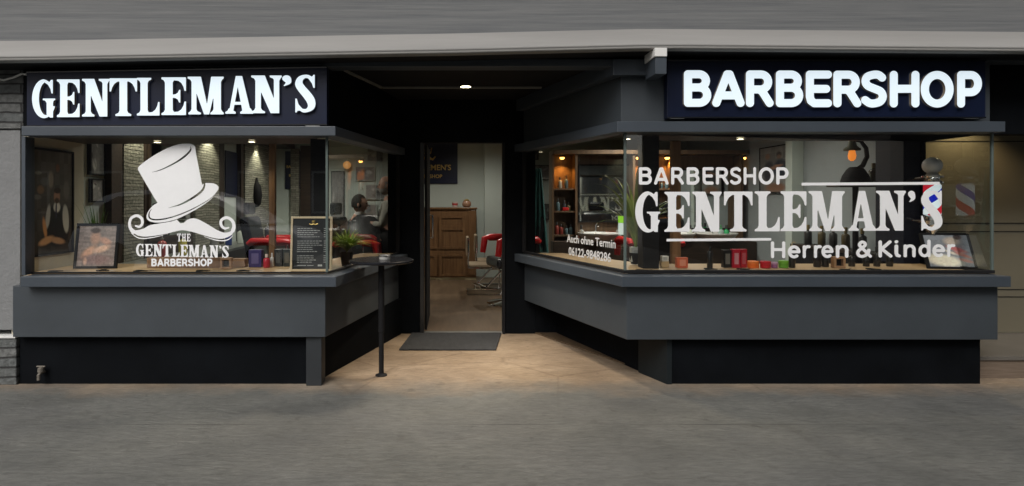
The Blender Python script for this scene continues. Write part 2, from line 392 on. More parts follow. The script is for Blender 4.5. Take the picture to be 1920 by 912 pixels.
G_['L'] = (.63, [r_(.10, .30, 0, 1), foot(0, .36, .10, .30), foot(0, .40, .10, .30, True), wedge(BR)])
TW = [(.36, 0), (.0, .0), (.0, .35), (.038, .35), (.065, .25), (.12, .15), (.2, .09), (.36, .07)]
G_['T'] = (.71, [r_(.255, .455, 0, 1), foot(.15, .56, .255, .455), wedge(TW, True), wedge([(.71 - a, b) for a, b in TW], True)])
G_['N'] = (.74, [r_(.1, .235, 0, 1), foot(0, .335, .1, .235), foot(0, .25, .1, .22, True), r_(.55, .68, 0, 1), foot(.45, .74, .56, .68, True), ('+', [(.06, 1), (.33, 1), (.68, .02), (.68, 0), (.47, 0)])])
G_['M'] = (.92, [r_(.1, .225, 0, 1), foot(.02, .34, .1, .225), foot(0, .2, .1, .2, True), r_(.66, .85, 0, 1), foot(.58, .92, .66, .85), foot(.7, .92, .7, .85, True),
                 ('+', [(.08, 1), (.34, 1), (.55, 0), (.42, 0)]), ('+', [(.60, 1), (.78, 1), (.55, 0), (.46, 0)])])
G_['A'] = (.70, [('+', [(.26, 1), (.36, 1), (.185, 0), (.085, 0)]), ('+', [(.26, 1), (.42, 1), (.645, 0), (.44, 0)]), r_(.15, .5, .24, .315), foot(0, .26, .085, .175), foot(.37, .70, .45, .635)])
G_['G'] = (.67, [('+', arc(.345, .5, .345, .515, 0, 360, 60)[:-1]), ('-', arc(.40, .5, .20, .435, 0, 360, 60)[:-1]), ('-', [(.36, .30), (.9, .30), (.9, 1.2), (.36, 1.2)]),
                 ('+', [(.33, 1.015), (.42, .99), (.50, .94), (.545, 1.0), (.60, 1.0), (.60, .64), (.56, .64), (.53, .76), (.46, .87), (.36, .935), (.33, .94)]),
                 ('+', [(.42, .08), (.50, .02), (.52, .0), (.605, .0), (.605, .46), (.42, .46)]), ('+', [(.31, .505), (.31, .465), (.38, .45), (.41, .40), (.61, .40), (.62, .45), (.67, .465), (.67, .505)])])
G_['S'] = (.56, [('s', smooth([(.46, .87, .03), (.38, .94, .045), (.27, .955, .045), (.15, .885, .075), (.115, .755, .10), (.19, .625, .105), (.32, .47, .11), (.425, .31, .11), (.44, .16, .09), (.34, .06, .05), (.22, .05, .045), (.10, .13, .03)])),
                 ('+', [(.53, 1), (.53, .65), (.495, .65), (.455, .77), (.36, .90), (.42, .95), (.47, .96), (.495, 1)]), ('+', [(.02, 0), (.02, .37), (.055, .37), (.10, .22), (.2, .1), (.13, .045), (.08, .05), (.055, 0)])])
G_["'"] = (.20, [('s', smooth([(.095, .91, .085), (.12, .86, .07), (.13, .80, .045), (.05, .72, .012)])) ])
def S(*pts): return ('s', list(pts))
K_ = {}
K_['B'] = (.73, [('s', [(.1, .1), (.1, .9), (.40, .9)] + arc(.40, .715, .19, .185, 90, -90) + [(.1, .53)]), ('s', [(.1, .1), (.41, .1)] + arc(.41, .315, .215, .215, -90, 90))])
K_['A'] = (.86, [S((.1, .1), (.40, .9), (.46, .9), (.76, .1)), S((.24, .31), (.62, .31))])
K_['R'] = (.75, [('s', [(.1, .1), (.1, .9), (.40, .9)] + arc(.40, .69, .20, .21, 90, -90) + [(.1, .48)]), S((.36, .48), (.44, .42), (.64, .1))])
K_['E'] = (.70, [('s', [(.6, .9), (.1, .9)] + [(.1, .28), (.13, .17), (.22, .1)] + [(.6, .1)]), S((.1, .5), (.55, .5))])
K_['S'] = (.69, [('s', smooth([(.57, .82), (.47, .895), (.33, .90), (.16, .84), (.11, .71), (.18, .59), (.36, .51), (.53, .43), (.59, .29), (.52, .155), (.36, .10), (.22, .11), (.1, .19)]))])
K_['H'] = (.80, [S((.1, .1), (.1, .9)), S((.7, .1), (.7, .9)), S((.1, .51), (.7, .51))])
K_['O'] = (.88, [('s', arc(.44, .5, .34, .4, 0, 360, 40))])
K_['P'] = (.68, [('s', [(.1, .1), (.1, .9), (.38, .9)] + arc(.38, .66, .20, .24, 90, -90) + [(.1, .42)])])
K_['K'] = (.70, [S((.09, .09), (.09, .91)), S((.56, .91), (.16, .5), (.60, .09))])
K_['e'] = (.66, [('s', [(.09, .38), (.57, .38)] + arc(.33, .375, .24, .29, 0, 305, 24))])
K_['r'] = (.42, [S((.09, .09), (.09, .66)), ('s', smooth([(.09, .42), (.15, .6), (.27, .665), (.36, .66)]))])
K_['n'] = (.62, [S((.09, .09), (.09, .66)), ('s', smooth([(.09, .45), (.16, .6), (.3, .665), (.44, .64), (.53, .5), (.53, .3), (.53, .09)]))])
K_['i'] = (.30, [S((.09, .66), (.09, .24), (.14, .11), (.22, .09)), S((.09, .90), (.1, .91))])
K_['d'] = (.64, [S((.55, .09), (.55, .93)), ('s', arc(.32, .375, .23, .285, 0, 360, 30))])
K_['&'] = (.82, [('s', smooth([(.73, .09), (.52, .34), (.22, .66), (.19, .8), (.31, .91), (.45, .85), (.46, .72), (.33, .58), (.15, .42), (.09, .27), (.16, .13), (.32, .08), (.50, .15), (.62, .3), (.66, .44)]))])
GL = {}
def glyph(ch, fam, r=.1, h=.016):
    k = (ch, id(fam), r, h)
    if k not in GL: w_, sh = fam[ch]; GL[k] = (w_, loops(sh, (-.05, w_ + .05, -.05, 1.05), h, r))
    return GL[k]
def letter_mesh(ch, fam, xa, xb, ybase, ytop, Y, depth, r=.1, h=.016):
    """letter covering photo pixels xa..xb, baseline ybase, cap line ytop on the plane at depth Y (world XZ)"""
    w_, LL = glyph(ch, fam, r, h)
    tr = lambda a, b: (X(xa + (xb - xa) * a / w_, Y), Z(ybase + (ytop - ybase) * b, Y))
    return cut_mesh('letter', LL, tr, depth)
def join_meshes(name, meshes, m, parent=None):
    bm = bmesh.new()
    for me in meshes: bm.from_mesh(me); bpy.data.meshes.remove(me)
    me = bpy.data.meshes.new(name); bm.to_mesh(me); bm.free(); return link(name, me, m, parent)
def text_row(chars, ext, fam, yb, yt, Y, depth, r=.1, h=.02):
    out = []
    for ch, (a, b) in zip(chars, ext): out.append(letter_mesh(ch, fam, a, b, yb(a) if callable(yb) else yb, yt(a) if callable(yt) else yt, Y, depth, r, h))
    return out
def auto_ext(txt, fam, x0, x1, gap=.09):
    ws = [fam[c][0] if c != ' ' else .35 for c in txt]; tot = sum(ws) + gap * (len(txt) - 1); k = (x1 - x0) / tot; out = []; x = x0
    for w_ in ws: out.append((x, x + w_ * k)); x += (w_ + gap) * k
    return out
def font_mesh(txt, size, bold=0.0, depth=.001):
    cu = bpy.data.curves.new('tmp', 'FONT'); cu.body = txt; cu.size = size; cu.align_x = 'CENTER'; cu.offset = bold; cu.extrude = depth; cu.resolution_u = 3
    o = bpy.data.objects.new('tmp', cu); me = bpy.data.meshes.new_from_object(o); bpy.data.objects.remove(o); bpy.data.curves.remove(cu)
    me.transform(Matrix.Rotation(R(90), 4, 'X')); return me
# ---------------------------------------------------------------- ground
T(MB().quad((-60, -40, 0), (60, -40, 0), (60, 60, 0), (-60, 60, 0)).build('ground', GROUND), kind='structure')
# ---------------------------------------------------------------- upper facade with cove
uf = empty('upper_facade', (0, 4.3, 2.6), 0, 'grey streaked upper wall with pale cove moulding above both shop signs', 'facade')
def pathz(x):   # lower edge of the cove along the facade
    px = x / 4.2 * F + CX
    return Z(float(np.interp(px, [-400, 40, 850, 1228, 1920, 2400], [118, 115, 101, 92, 98, 101])), 4.2)
def sweep(name, prof, m, xs, parent):
    b = MB(); prev = None
    for x in xs:
        z0 = pathz(x); ring = [b.bm.verts.new((x, y, (z0 + dz) if not ab else dz)) for y, dz, ab in prof]
        if prev:
            for i in range(len(ring) - 1): b.bm.faces.new((prev[i], prev[i + 1], ring[i + 1], ring[i]))
        prev = ring
    o = b.build(name, m, parent)
    for p in o.data.polygons: p.use_smooth = True
    o.matrix_parent_inverse = Matrix.Translation(-parent.location); return o
xs = [i * .35 - 7 for i in range(41)]
cv = [(4.26, .0, 0), (4.205, .0, 0), (4.195, .004, 0), (4.19, .018, 0), (4.20, .022, 0), (4.185, .026, 0), (4.205, .045, 0), (4.235, .07, 0), (4.262, .10, 0), (4.285, .14, 0), (4.30, .18, 0)]
sweep('cove_moulding', cv, CREAM, xs, uf)
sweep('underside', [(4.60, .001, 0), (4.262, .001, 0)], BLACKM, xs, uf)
sweep('wall_face', [(4.30, .18, 0), (4.312, .185, 0), (4.312, .7, 0), (4.312, 6.5, 1), (4.8, 6.5, 1)], FACADE, xs, uf)
# ---------------------------------------------------------------- neighbour left: plaster pier with stone
nl = empty('plaster_pier', (-4.2, 4.5, 0), 0, 'light grey rendered pier with rough stone base left of the shop window', 'wall')
def P(o, par): o.parent = par; o.matrix_parent_inverse = Matrix.Translation(-Vector(par.location)); return o
xe = X(38, 4.5)
P(box('render_face', -7, xe, 4.50, 5.0, .43, Z(244, 4.5), PLAST, None, .004), nl)
P(MB().box(-7, X(33, 4.49), 4.475, 5.0, 0, Z(634, 4.48)).build('stone_base', STONEL, None, .006), nl)
P(MB().box(-7, X(33, 4.49), 4.465, 4.99, Z(634, 4.48), Z(630, 4.48)).build('base_ledge', WHITEP, None, .002), nl)
P(MB().box(-7, X(46, 4.5), 4.485, 5.0, Z(242, 4.5), 2.60).build('stone_band', STONEL, None, .005), nl)
# cable on the pier
cb = MB(); cb.tube([(X(-60, 4.47), 4.465, Z(146, 4.47)), (X(-10, 4.47), 4.465, Z(147, 4.47)), (X(8, 4.47), 4.465, Z(151, 4.47)), (X(26, 4.47), 4.465, Z(146, 4.47)), (X(42, 4.46), 4.455, Z(139, 4.46)), (X(50, 4.4), 4.40, Z(140, 4.4))], .008)
T(cb.build('power_cable', WHITEP, None, 0, True), 'thin pale cable running over the stone to the left sign', 'cable')
# ---------------------------------------------------------------- shop building shell
sh = 2.575
ZL0, ZL1 = .882, 1.965; ZR0, ZR1 = .886, 1.995
# plan lines
gl_c = (-1.002, 4.47); gl_b = (-.606, 6.16)
gr_c = (1.362, 4.47); gr_b = (.775, 6.16)
GX0 = X(60, 4.47); GX1 = X(1860, 4.47)
def dz_off(a, b, o):    # offset a line to its recess side
    d_ = (Vector(b) - Vector(a)).normalized(); n = Vector((d_.y, -d_.x)) * o; return (a[0] + n.x, a[1] + n.y), (b[0] + n.x, b[1] + n.y)
def bay(side):
    L = side < 0
    name = 'display_window'
    lab = ('left display window with top hat sticker under the serif sign' if L else 'right display window with shop lettering and angled side pane')
    cx = -2.2 if L else 2.8
    t = empty(name, (cx, 4.5, 0), 0, lab, 'shop window', 'display windows beside the entrance')
    def p(b, nm, m, bev=.003):
        o = b.build(nm, m, None, bev); return P(o, t)
    gc, gb = (gl_c, gl_b) if L else (gr_c, gr_b)
    bk = 6.18
    if L:
        p(MB().prism([(-3.455, 4.42), (-1.004, 4.42), (-.60, bk), (-1.0, bk), (-1.35, 5.15), (-3.455, 5.15)], .392, .795), 'apron', ANTH2, .004)
        p(MB().prism([(X(38, 4.34), 4.34), (X(630, 4.34), 4.34), (-.50, bk), (-.63, bk), (-1.03, 4.50), (X(38, 4.34), 4.50)], .797, .878), 'sill', ANTH, .004)
        p(MB().prism([(-3.40, 4.503), (-1.035, 4.503), (-.64, bk), (-1.0, bk), (-1.35, 5.15), (-3.40, 5.15)], .80, .886), 'display_deck', WDECK, .002)
        p(MB().prism([(X(40, 4.36), 4.36), (X(629, 4.36), 4.36), (-.53, bk), (-.66, bk), (-1.04, 4.52), (X(40, 4.36), 4.52)], ZL1, Z(237, 4.36)), 'head_band', ANTH, .004)
        p(MB().box(X(40, 4.40), GX0, 4.40, 4.50, .879, ZL1 - .001), 'side_frame', ANTH, .003)
        p(MB().prism([(-3.46, 4.50), (-1.16, 4.50), (-1.16, 4.56), (-1.1, 4.56), (-.57, bk), (-.8, bk), (-1.3, 5.1), (-3.46, 5.1)], 0, .391), 'plinth', DARK, .002)
        p(MB().box(X(575, 4.47), X(604, 4.47), 4.45, 4.58, 0, .391), 'corner_post', mat('post_paint', (.022, .026, .030), .5), .004)
        p(MB().prism([(-3.40, 4.46), (-1.0, 4.46), (-.60, bk), (-.66, bk), (-1.05, 4.58), (-3.40, 4.58)], Z(237, 4.36) - .02, sh), 'fascia', DARK, .002)
        p(MB().prism([(-3.40, 4.50), (-1.05, 4.50), (-1.3, 5.17), (-3.40, 5.17)], 1.985, 2.01), 'soffit_board', WDARK, .002)
        p(MB().prism([(-3.40, 5.17), (-1.3, 5.17), (-1.32, 5.20), (-3.40, 5.20)], 1.985, 2.60), 'bulkhead', ANTH2, .002)
        p(MB().box(X(40, 4.44), X(640, 4.44) , 4.44, 4.56, Z(127, 4.44), sh), 'top_rail', ANTH2, .003)
    else:
        p(MB().prism([(1.359, 4.42), (X(1871, 4.42), 4.42), (X(1871, 4.42), 5.15), (1.75, 5.15), (1.2, bk), (.78, bk)], .372, .795), 'apron', ANTH2, .004)
        p(MB().prism([(X(1166, 4.34), 4.34), (X(1896, 4.34), 4.34), (X(1896, 4.34), 5.1), (GX1 + .005, 5.1), (GX1 + .005, 4.50), (1.375, 4.50), (.80, bk), (.67, bk)], .797, .880), 'sill', ANTH, .004)
        p(MB().prism([(1.385, 4.503), (GX1 - .01, 4.503), (GX1 - .01, 5.15), (1.75, 5.15), (1.2, bk), (.81, bk)], .80, .887), 'display_deck', WDECK, .002)
        p(MB().prism([(X(1157, 4.36), 4.36), (X(1885, 4.36), 4.36), (X(1885, 4.36), 5.1), (GX1 + .002, 5.1), (GX1 + .002, 4.52), (1.39, 4.52), (.815, bk), (.67, bk)], ZR1, Z(228, 4.36)), 'head_band', ANTH, .004)
        p(MB().prism([(1.703, 4.50), (X(1838, 4.5), 4.50), (X(1838, 4.5), 5.1), (2.0, 5.1), (1.4, bk), (1.13, bk)], 0, .371), 'plinth', DARK, .002)
        p(MB().prism([(1.699, 4.487), (1.74, 4.487), (1.74, 4.497), (1.705, 4.53), (1.60, 4.80), (1.575, 4.80)], 0, .371), 'corner_post', mat('post_paint_dark', (.012, .016, .018), .5, spec=.2), .001)
        p(MB().prism([(1.33, 4.47), (X(1856, 4.47), 4.47), (X(1856, 4.47), 5.2), (4.20, 5.2), (4.20, 4.58), (1.43, 4.58), (.84, bk), (.77, bk)], Z(228, 4.36) - .02, sh), 'fascia', ANTH2, .002)
        p(MB().prism([(X(1150, 4.40), 4.40), (X(1232, 4.40), 4.40), (X(1232, 4.40), 4.468), (1.325, 4.468), (.765, bk), (.69, bk)], Z(141, 4.4), Z(111, 4.4)), 'upper_beam', ANTH, .003)
        p(MB().prism([(1.44, 4.50), (GX1 - .01, 4.50), (GX1 - .01, 5.17), (1.75, 5.17)], 2.012, 2.035), 'soffit_board', WDARK, .002)
        p(MB().prism([(1.73, 5.17), (4.40, 5.17), (4.40, 5.20), (1.72, 5.20)], 2.012, 2.60), 'bulkhead', ANTH2, .002)
        p(MB().box(X(1250, 4.40), X(1920, 4.44) + .5, 4.43, 4.56, Z(113, 4.40), sh), 'top_rail', ANTH2, .003)
    z0, z1 = (ZL0, ZL1) if L else (ZR0, ZR1)
    # black gasket strip
    b = MB()
    if L: b.prism([(GX0, 4.46), (gc[0] + .012, 4.46), (gb[0] + .012, bk), (gb[0] - .012, bk), (gc[0] - .012, 4.49), (GX0, 4.49)], .8865, .8965)
    else: b.prism([(gc[0] - .012, 4.455), (GX1 + .01, 4.455), (GX1 + .01, 5.1), (GX1 - .015, 5.1), (GX1 - .015, 4.49), (gc[0] + .012, 4.49), (gb[0] + .012, bk), (gb[0] - .012, bk)], .8875, .912)
    p(b, 'gasket', BLACKM, .001)
    zz = z0 + .012
    # panes
    def pane(a, b_, nm='pane'):
        o = MB().quad((a[0], a[1], zz), (b_[0], b_[1], zz), (b_[0], b_[1], z1), (a[0], a[1], z1)).build(nm, GLASS); return P(o, t)
    if L: fp = pane((GX0, 4.47), (gc[0] - .006, 4.47)); spn = pane((gc[0] - .002, gc[1] + .006), gb); rt = None
    else: fp = pane((gc[0] + .006, 4.47), (GX1 - .006, 4.47)); spn = pane((gc[0] + .002, gc[1] + .006), gb); rt = pane((GX1, 4.476), (GX1, 5.12))
    p(MB().box(gc[0] - .010, gc[0] + .010, 4.462, 4.484, zz, z1), 'corner_joint', GLASSE, .003)
    if not L: p(MB().box(GX1 - .008, GX1 + .008, 4.462, 4.482, zz, z1), 'corner_joint', GLASSE, .003)
    # rear end of the angled pane
    p(MB().prism([(gb[0] - .02, gb[1] - .01), (gb[0] + .02, gb[1] - .01), (gb[0] + .02, gb[1] + .05), (gb[0] - .02, gb[1] + .05)], zz, z1), 'rear_frame', BLACKM, .002)
    return t, fp, spn, rt
bayL, fpL, spL, _ = bay(-1); bayR, fpR, spR, rtR = bay(1)
def sub(o, par):     # parent keeping world place
    o.parent = par; o.matrix_parent_inverse = Matrix.Identity(4); return o
# --- lettering on the glass
YV = 4.466
vb = lambda x: 435.2 - (x - 1192) * .005
g_ext = [(1191, 1238), (1246, 1293), (1297.5, 1353), (1357.5, 1411), (1415, 1462), (1463.5, 1512), (1516, 1584), (1591, 1643), (1642.5, 1698.5), (1702, 1717), (1726, 1768)]
sub(join_meshes('serif_lettering', text_row("GENTLEMAN'S", g_ext, G_, vb, lambda x: vb(x) - 75, YV, .001), VINYL), fpR)
b_ext = [(1197.5, 1223), (1226, 1254), (1258, 1283), (1287, 1312), (1317, 1338.5), (1342, 1367), (1368.5, 1390), (1394, 1418), (1422, 1451.5), (1455, 1479)]
sub(join_meshes('sans_lettering', text_row("BARBERSHOP", b_ext, K_, 347, 313.5, YV, .001, .088), VINYL), fpR)
h_ext = [(1445, 1473), (1477, 1501), (1505, 1519), (1526, 1540), (1540, 1563), (1567, 1591), (1605, 1635), (1647, 1674), (1677, 1689), (1694, 1717), (1722, 1745), (1748, 1772), (1776, 1790)]
sub(join_meshes('sans_lettering', text_row("Herren&Kinder", h_ext, K_, lambda x: 485 - (x - 1445) * .008, lambda x: 452.5 - (x - 1445) * .008, YV, .001, .085), VINYL), fpR)
def bar(px0, py0, px1, py1, hh):
    Y = YV; return MB().hull8([(X(px0, Y), Y - .0005, Z(py0 + hh, Y)), (X(px1, Y), Y - .0005, Z(py1 + hh, Y)), (X(px1, Y), Y - .0005, Z(py1 - hh, Y)), (X(px0, Y), Y - .0005, Z(py0 - hh, Y))],
                              [(X(px0, Y), Y + .0005, Z(py0 + hh, Y)), (X(px1, Y), Y + .0005, Z(py1 + hh, Y)), (X(px1, Y), Y + .0005, Z(py1 - hh, Y)), (X(px0, Y), Y + .0005, Z(py0 - hh, Y))])
sub(bar(1503, 345.6, 1762, 344, 2.6).build('ruled_line', VINYL), fpR)
sub(bar(1250, 450.5, 1446, 449, 2.4).build('ruled_line', VINYL), fpR)
# --- hat and moustache emblem
def emb(shape, bb, nm, h=.45):
    LL = loops(shape, bb, h, 1.0); me = cut_mesh(nm, LL, lambda a, b: (X(a, YV), Z(-b, YV)), .001); return sub(link(nm, me, VINYL), fpL)
fl = lambda Pp: [(p[0], -p[1]) + tuple(p[2:]) for p in Pp]
crown = smooth([(258.4, 318.3), (261, 312), (277, 299.5), (296, 287.5), (317, 276.8), (335, 271), (348, 269.5), (359, 270.4), (366, 275)], 5) + [(368, 291), (375, 327), (379.6, 351), (381.5, 358), (360, 385), (300, 392), (295.5, 380.7), (288, 369), (273.8, 345)]
brim = smooth([(295.5, 380.7), (284.7, 388), (277.4, 398), (274.7, 407), (278, 413.5), (290, 417.5), (310, 416.5), (335, 409.5), (366, 394), (393, 376), (406, 361), (409.6, 351), (402, 344.8), (389.5, 343.6), (381, 345.4), (360, 362), (320, 372)], 5, True)
hat = [('+', fl(crown)), ('+', fl(brim)),
       ('c', fl(smooth([(284.7, 323.4, .2), (302.7, 318.3, .9), (330, 304.7, 1.5), (348, 292, 1.8), (357, 282, 1.5), (357.5, 275, .4)], 6))),
       ('c', fl(smooth([(315.4, 390.3, .2), (339, 383.4, 1.4), (362.4, 370.7, 2.0), (378.7, 358, 2.1), (383.5, 347, 1.6), (382, 340, 1.2)], 6))),
       ('c', fl(smooth([(284, 392, .3), (279.8, 400, 1.1), (280.5, 408.7, 1.4), (290, 412.3, 1.3), (310, 410.5, 1.2), (335, 403.3, 1.1), (366, 389.7, .9), (396, 371.5, .5), (408, 358, .4)], 6)))]
emb(hat, (250, 415, -422, -262), 'hat_emblem')
body = smooth([(246, 428), (249, 431), (256.3, 432), (269.5, 428.8), (282.6, 422.2), (309, 417.8), (326, 414.5), (331.3, 412)], 4) + [(337.9, 419), (344.5, 418.5)] + smooth([(346, 417), (352.4, 411.9), (362.9, 409.7), (374.7, 413), (394.5, 424.2), (407.6, 432), (420.8, 436.5), (432, 434), (437, 428)], 4) + \
    smooth([(438.5, 434), (432.6, 442), (416.8, 447.9), (401, 446.6), (381.3, 441.3), (361.6, 435.4), (343.2, 432), (330, 434), (309, 439.3), (285.3, 443), (269.5, 444), (256.3, 440.8), (246, 433)], 4)
mou = [('+', fl(body)),
       ('s', fl(smooth([(254.5, 424, 1.6), (261.5, 425.5, 2.2), (266.8, 419.5, 2.5), (265.5, 410, 2.7), (256.6, 404.8, 2.6), (246.8, 408.8, 2.5), (243, 418, 2.6), (244.6, 428, 3), (250, 435, 4)], 6))),
       ('s', fl(smooth([(428.4, 427.3, 1.4), (421, 428.5, 2.2), (414.8, 422.5, 2.6), (415, 413.5, 2.6), (424.7, 408.4, 2.7), (434.8, 413.5, 2.8), (438.8, 424.2, 3.0), (436.5, 433, 3.6)], 6))),
       ('s', fl(smooth([(246.5, 437.5, .5), (256.3, 445.0, .9), (266.8, 447.6, 1), (282.6, 446.2, .9), (306, 441.6, .4)], 6))),
       ('s', fl(smooth([(383, 443.8, .4), (401, 449.6, .9), (416.8, 451.7, 1), (428.4, 449.3, .9), (436.3, 442.4, .5)], 6)))]
emb(mou, (236, 446, -456, -400), 'moustache_emblem')
sub(join_meshes('caption_lettering', text_row("THE", auto_ext("TTE", G_, 332, 357), {**G_, 'H': (.75, [r_(.1, .27, 0, 1), r_(.48, .65, 0, 1), r_(.2, .5, .45, .55), foot(0, .34, .1, .27), foot(0, .34, .1, .27, True), foot(.41, .75, .48, .65), foot(.41, .75, .48, .65, True)])}, 453, 438.5, YV, .001, .1, .03)
    + text_row("GENTLEMAN'S", auto_ext("GENTLEMAN'S", G_, 255, 429, .05), G_, lambda x: 480.5 + (x - 255) * .02, lambda x: 457.5 + (x - 255) * .02, YV, .001, .1, .03)
    + text_row("BARBERSHOP", auto_ext("BARBERSHOP", K_, 284, 398, .1), K_, 499.5, 485.5, YV, .001, .115, .03), VINYL), fpL)
# --- side pane lettering (right bay)
ang = math.atan2(gr_c[1] - gr_b[1], gr_c[0] - gr_b[0])
def on_side(me_, s, z, nm):    # s: metres from the corner along the angled pane
    dv = (Vector((gr_b[0], gr_b[1])) - Vector((gr_c[0], gr_c[1]))).normalized(); c = Vector(gr_c) + dv * s; n = Vector((dv.y, -dv.x)); n = n if n.x < 0 else -n
    c = c + n * .003
    o = link(nm, me_, mat('greyer_vinyl', (.60, .61, .62), .6, var=.15, scale=30)); me_.transform(Matrix.Translation((c.x, c.y, z)) @ Matrix.Rotation(math.atan2(-dv.y, -dv.x), 4, 'Z')); return sub(o, spR)  # side lettering is an uneven grey white, greyer than the front lettering
on_side(font_mesh('Auch ohne Termin', .100, .0015, .0005), .50, 1.075, 'caption_lettering')
on_side(font_mesh('06122-9848286', .106, .0015, .0005), .52, .955, 'caption_lettering')
# green/white label on the glass near the corner
dv = (Vector(gr_b) - Vector(gr_c)).normalized()
def side_quad(s0, s1, z0, z1, m, nm, off=.004):
    n = Vector((dv.y, -dv.x)); n = n if n.x < 0 else -n
    a = Vector(gr_c) + dv * s0 + n * off; b_ = Vector(gr_c) + dv * s1 + n * off
    return MB().hull8([(a.x, a.y, z0), (b_.x, b_.y, z0), (b_.x, b_.y, z1), (a.x, a.y, z1)], [(a.x - n.x * .001, a.y - n.y * .001, z0), (b_.x - n.x * .001, b_.y - n.y * .001, z0), (b_.x - n.x * .001, b_.y - n.y * .001, z1), (a.x - n.x * .001, a.y - n.y * .001, z1)]).build(nm, m)
st = side_quad(.015, .085, 1.19, 1.34, mat('sticker_white', (.55, .68, .66), .4), 'sticker'); T(st, 'white sticker with green top on the corner of the angled pane', 'sticker')
s2 = side_quad(.015, .085, 1.285, 1.34, mat('sticker_green', (.25, .62, .04), .4), 'sticker_header', .0055); s2.parent = st
# ---------------------------------------------------------------- illuminated signs
def sign(chars, ext, fam, base, top, box_px, label, tilt=0, r=.1):
    Y = 4.385; x0, x1, yt0, yb0 = box_px
    t = empty('illuminated_sign', (X((x0 + x1) / 2, Y), 4.44, Z((yt0 + yb0) / 2, Y)), 0, label, 'sign', 'illuminated signs over the windows')
    b = MB(); k = tilt * (x1 - x0)
    A = [(X(x0, Y), Y, Z(yb0, Y)), (X(x1, Y), Y, Z(yb0 + k * .3, Y)), (X(x1, Y), Y, Z(yt0 + k, Y)), (X(x0, Y), Y, Z(yt0, Y))]
    B = [(p[0], 4.455, p[2]) for p in A]
    b.hull8(A, B); P(b.build('sign_box', SIGNF, None, .003), t)
    # returned rim
    rim = MB(); q = .010
    for (a, c) in ((0, 1), (3, 2)):
        s = 1 if a == 0 else -1
        rim.hull8([(A[a][0], Y - .006, A[a][2]), (A[c][0], Y - .006, A[c][2]), (A[c][0], Y - .006, A[c][2] + s * q), (A[a][0], Y - .006, A[a][2] + s * q)],
                  [(A[a][0], Y - .001, A[a][2]), (A[c][0], Y - .001, A[c][2]), (A[c][0], Y - .001, A[c][2] + s * q), (A[a][0], Y - .001, A[a][2] + s * q)])
    P(rim.build('rim', BLACK), t)
    for px_ in (x0 + 6, x1 - 40):
        P(MB().box(X(px_, Y), X(px_ + 26, Y), Y - .004, Y + .03, Z(yb0 + 1, Y), Z(yb0 - 2, Y)).build('bracket', ALU), t)
    YL = Y - .014
    for ch, (a, c) in zip(chars, ext):
        me = letter_mesh(ch, fam, a, c, base((a + c) / 2), top((a + c) / 2), YL, .022, r, .013)
        me.transform(Matrix.Translation((0, YL, 0)))
        me.materials.append(EMW); me.materials.append(mat('letter_return', (.30, .25, .19), .5))
        for p_ in me.polygons:
            if abs(p_.normal.y) < .6: p_.material_index = 1
        o = bpy.data.objects.new('letter', me); C.objects.link(o); P(o, t)
    return t
# the glass lettering meshes were made at y=0: move them onto their plane
for o in list(C.objects):
    if o.type == 'MESH' and o.name.split('.')[0] in ('serif_lettering', 'sans_lettering', 'hat_emblem', 'moustache_emblem') or (o.type == 'MESH' and o.name.split('.')[0] == 'caption_lettering' and o.parent is fpL):
        o.data.transform(Matrix.Translation((0, YV, 0)))
gs_ext = [(62, 105.5), (108.5, 151), (155.5, 207), (207, 258.5), (258, 300.5), (304, 350), (353, 420.5), (423.5, 476), (472, 529), (529, 548), (553, 593)]
gb_ = lambda x: 221.2 - (x - 84) * .0197
sign("GENTLEMAN'S", gs_ext, G_, gb_, lambda x: gb_(x) - 70.5, (50, 613, 135, 238), 'black box sign with glowing white serif letters above the hat window', -.017)
bs_ext = [(1282, 1332), (1335, 1394), (1398, 1449), (1454, 1504), (1510, 1557.5), (1561.5, 1613), (1613.5, 1660), (1667, 1721), (1725, 1785), (1793, 1838)]
sign("BARBERSHOP", bs_ext, K_, lambda x: 200.3 + (x - 1300) * .003, lambda x: 133.4 + (x - 1300) * .003, (1251, 1848, 113, 222), 'black box sign with glowing white rounded letters above the right window', 0, .112)
# white-headed drain box beside the right sign
db = empty('downpipe_outlet', (X(1240, 4.17), 4.2, 2.35), 0, 'short square grey outlet with white head left of the right sign', 'downpipe')
P(MB().box(X(1229, 4.18), X(1250, 4.18), 4.18, 4.40, Z(139, 4.18), Z(106, 4.18)).build('lower_box', ANTH, None, .003), db)
P(MB().box(X(1228, 4.17), X(1251, 4.17), 4.17, 4.40, Z(106, 4.17), Z(90, 4.17)).build('white_head', WHITEP, None, .003), db)
# ---------------------------------------------------------------- entrance recess
T(MB().prism([(-1.05, 4.56), (1.40, 4.56), (.84, 6.3), (-.66, 6.3)], sh - .004, sh + .05).build('entrance_ceiling', BLACKM), kind='structure')
T(MB().box(-1.02, 1.40, 4.42, 4.56, 2.515, sh - .002).build('entrance_lintel', ANTH2, None, .003), kind='structure')
tr_ = MB()
def strip(b, a, c, w_, z0, z1):
    a, c = Vector(a), Vector(c); d_ = (c - a).normalized(); n = Vector((d_.y, -d_.x)) * w_ / 2
    return b.prism([(a + n)[:], (c + n)[:], (c - n)[:], (a - n)[:]], z0, z1)
strip(tr_, (-.955, 4.66), (-.70, 5.50), .03, sh - .018, sh - .003); T(tr_.build('ceiling_trim', mat('grey_trim', (.22, .22, .20), .5)), 'pale trim strip slanting over the left side of the entrance', 'trim', 'trim strips on the entrance ceiling')
tr_ = MB(); strip(tr_, (-.685, 5.50), (.86, 5.50), .03, sh - .018, sh - .003); T(tr_.build('ceiling_trim', MATS['grey_trim']), 'straight pale trim strip crossing the entrance ceiling beside the lamp', 'trim', 'trim strips on the entrance ceiling')
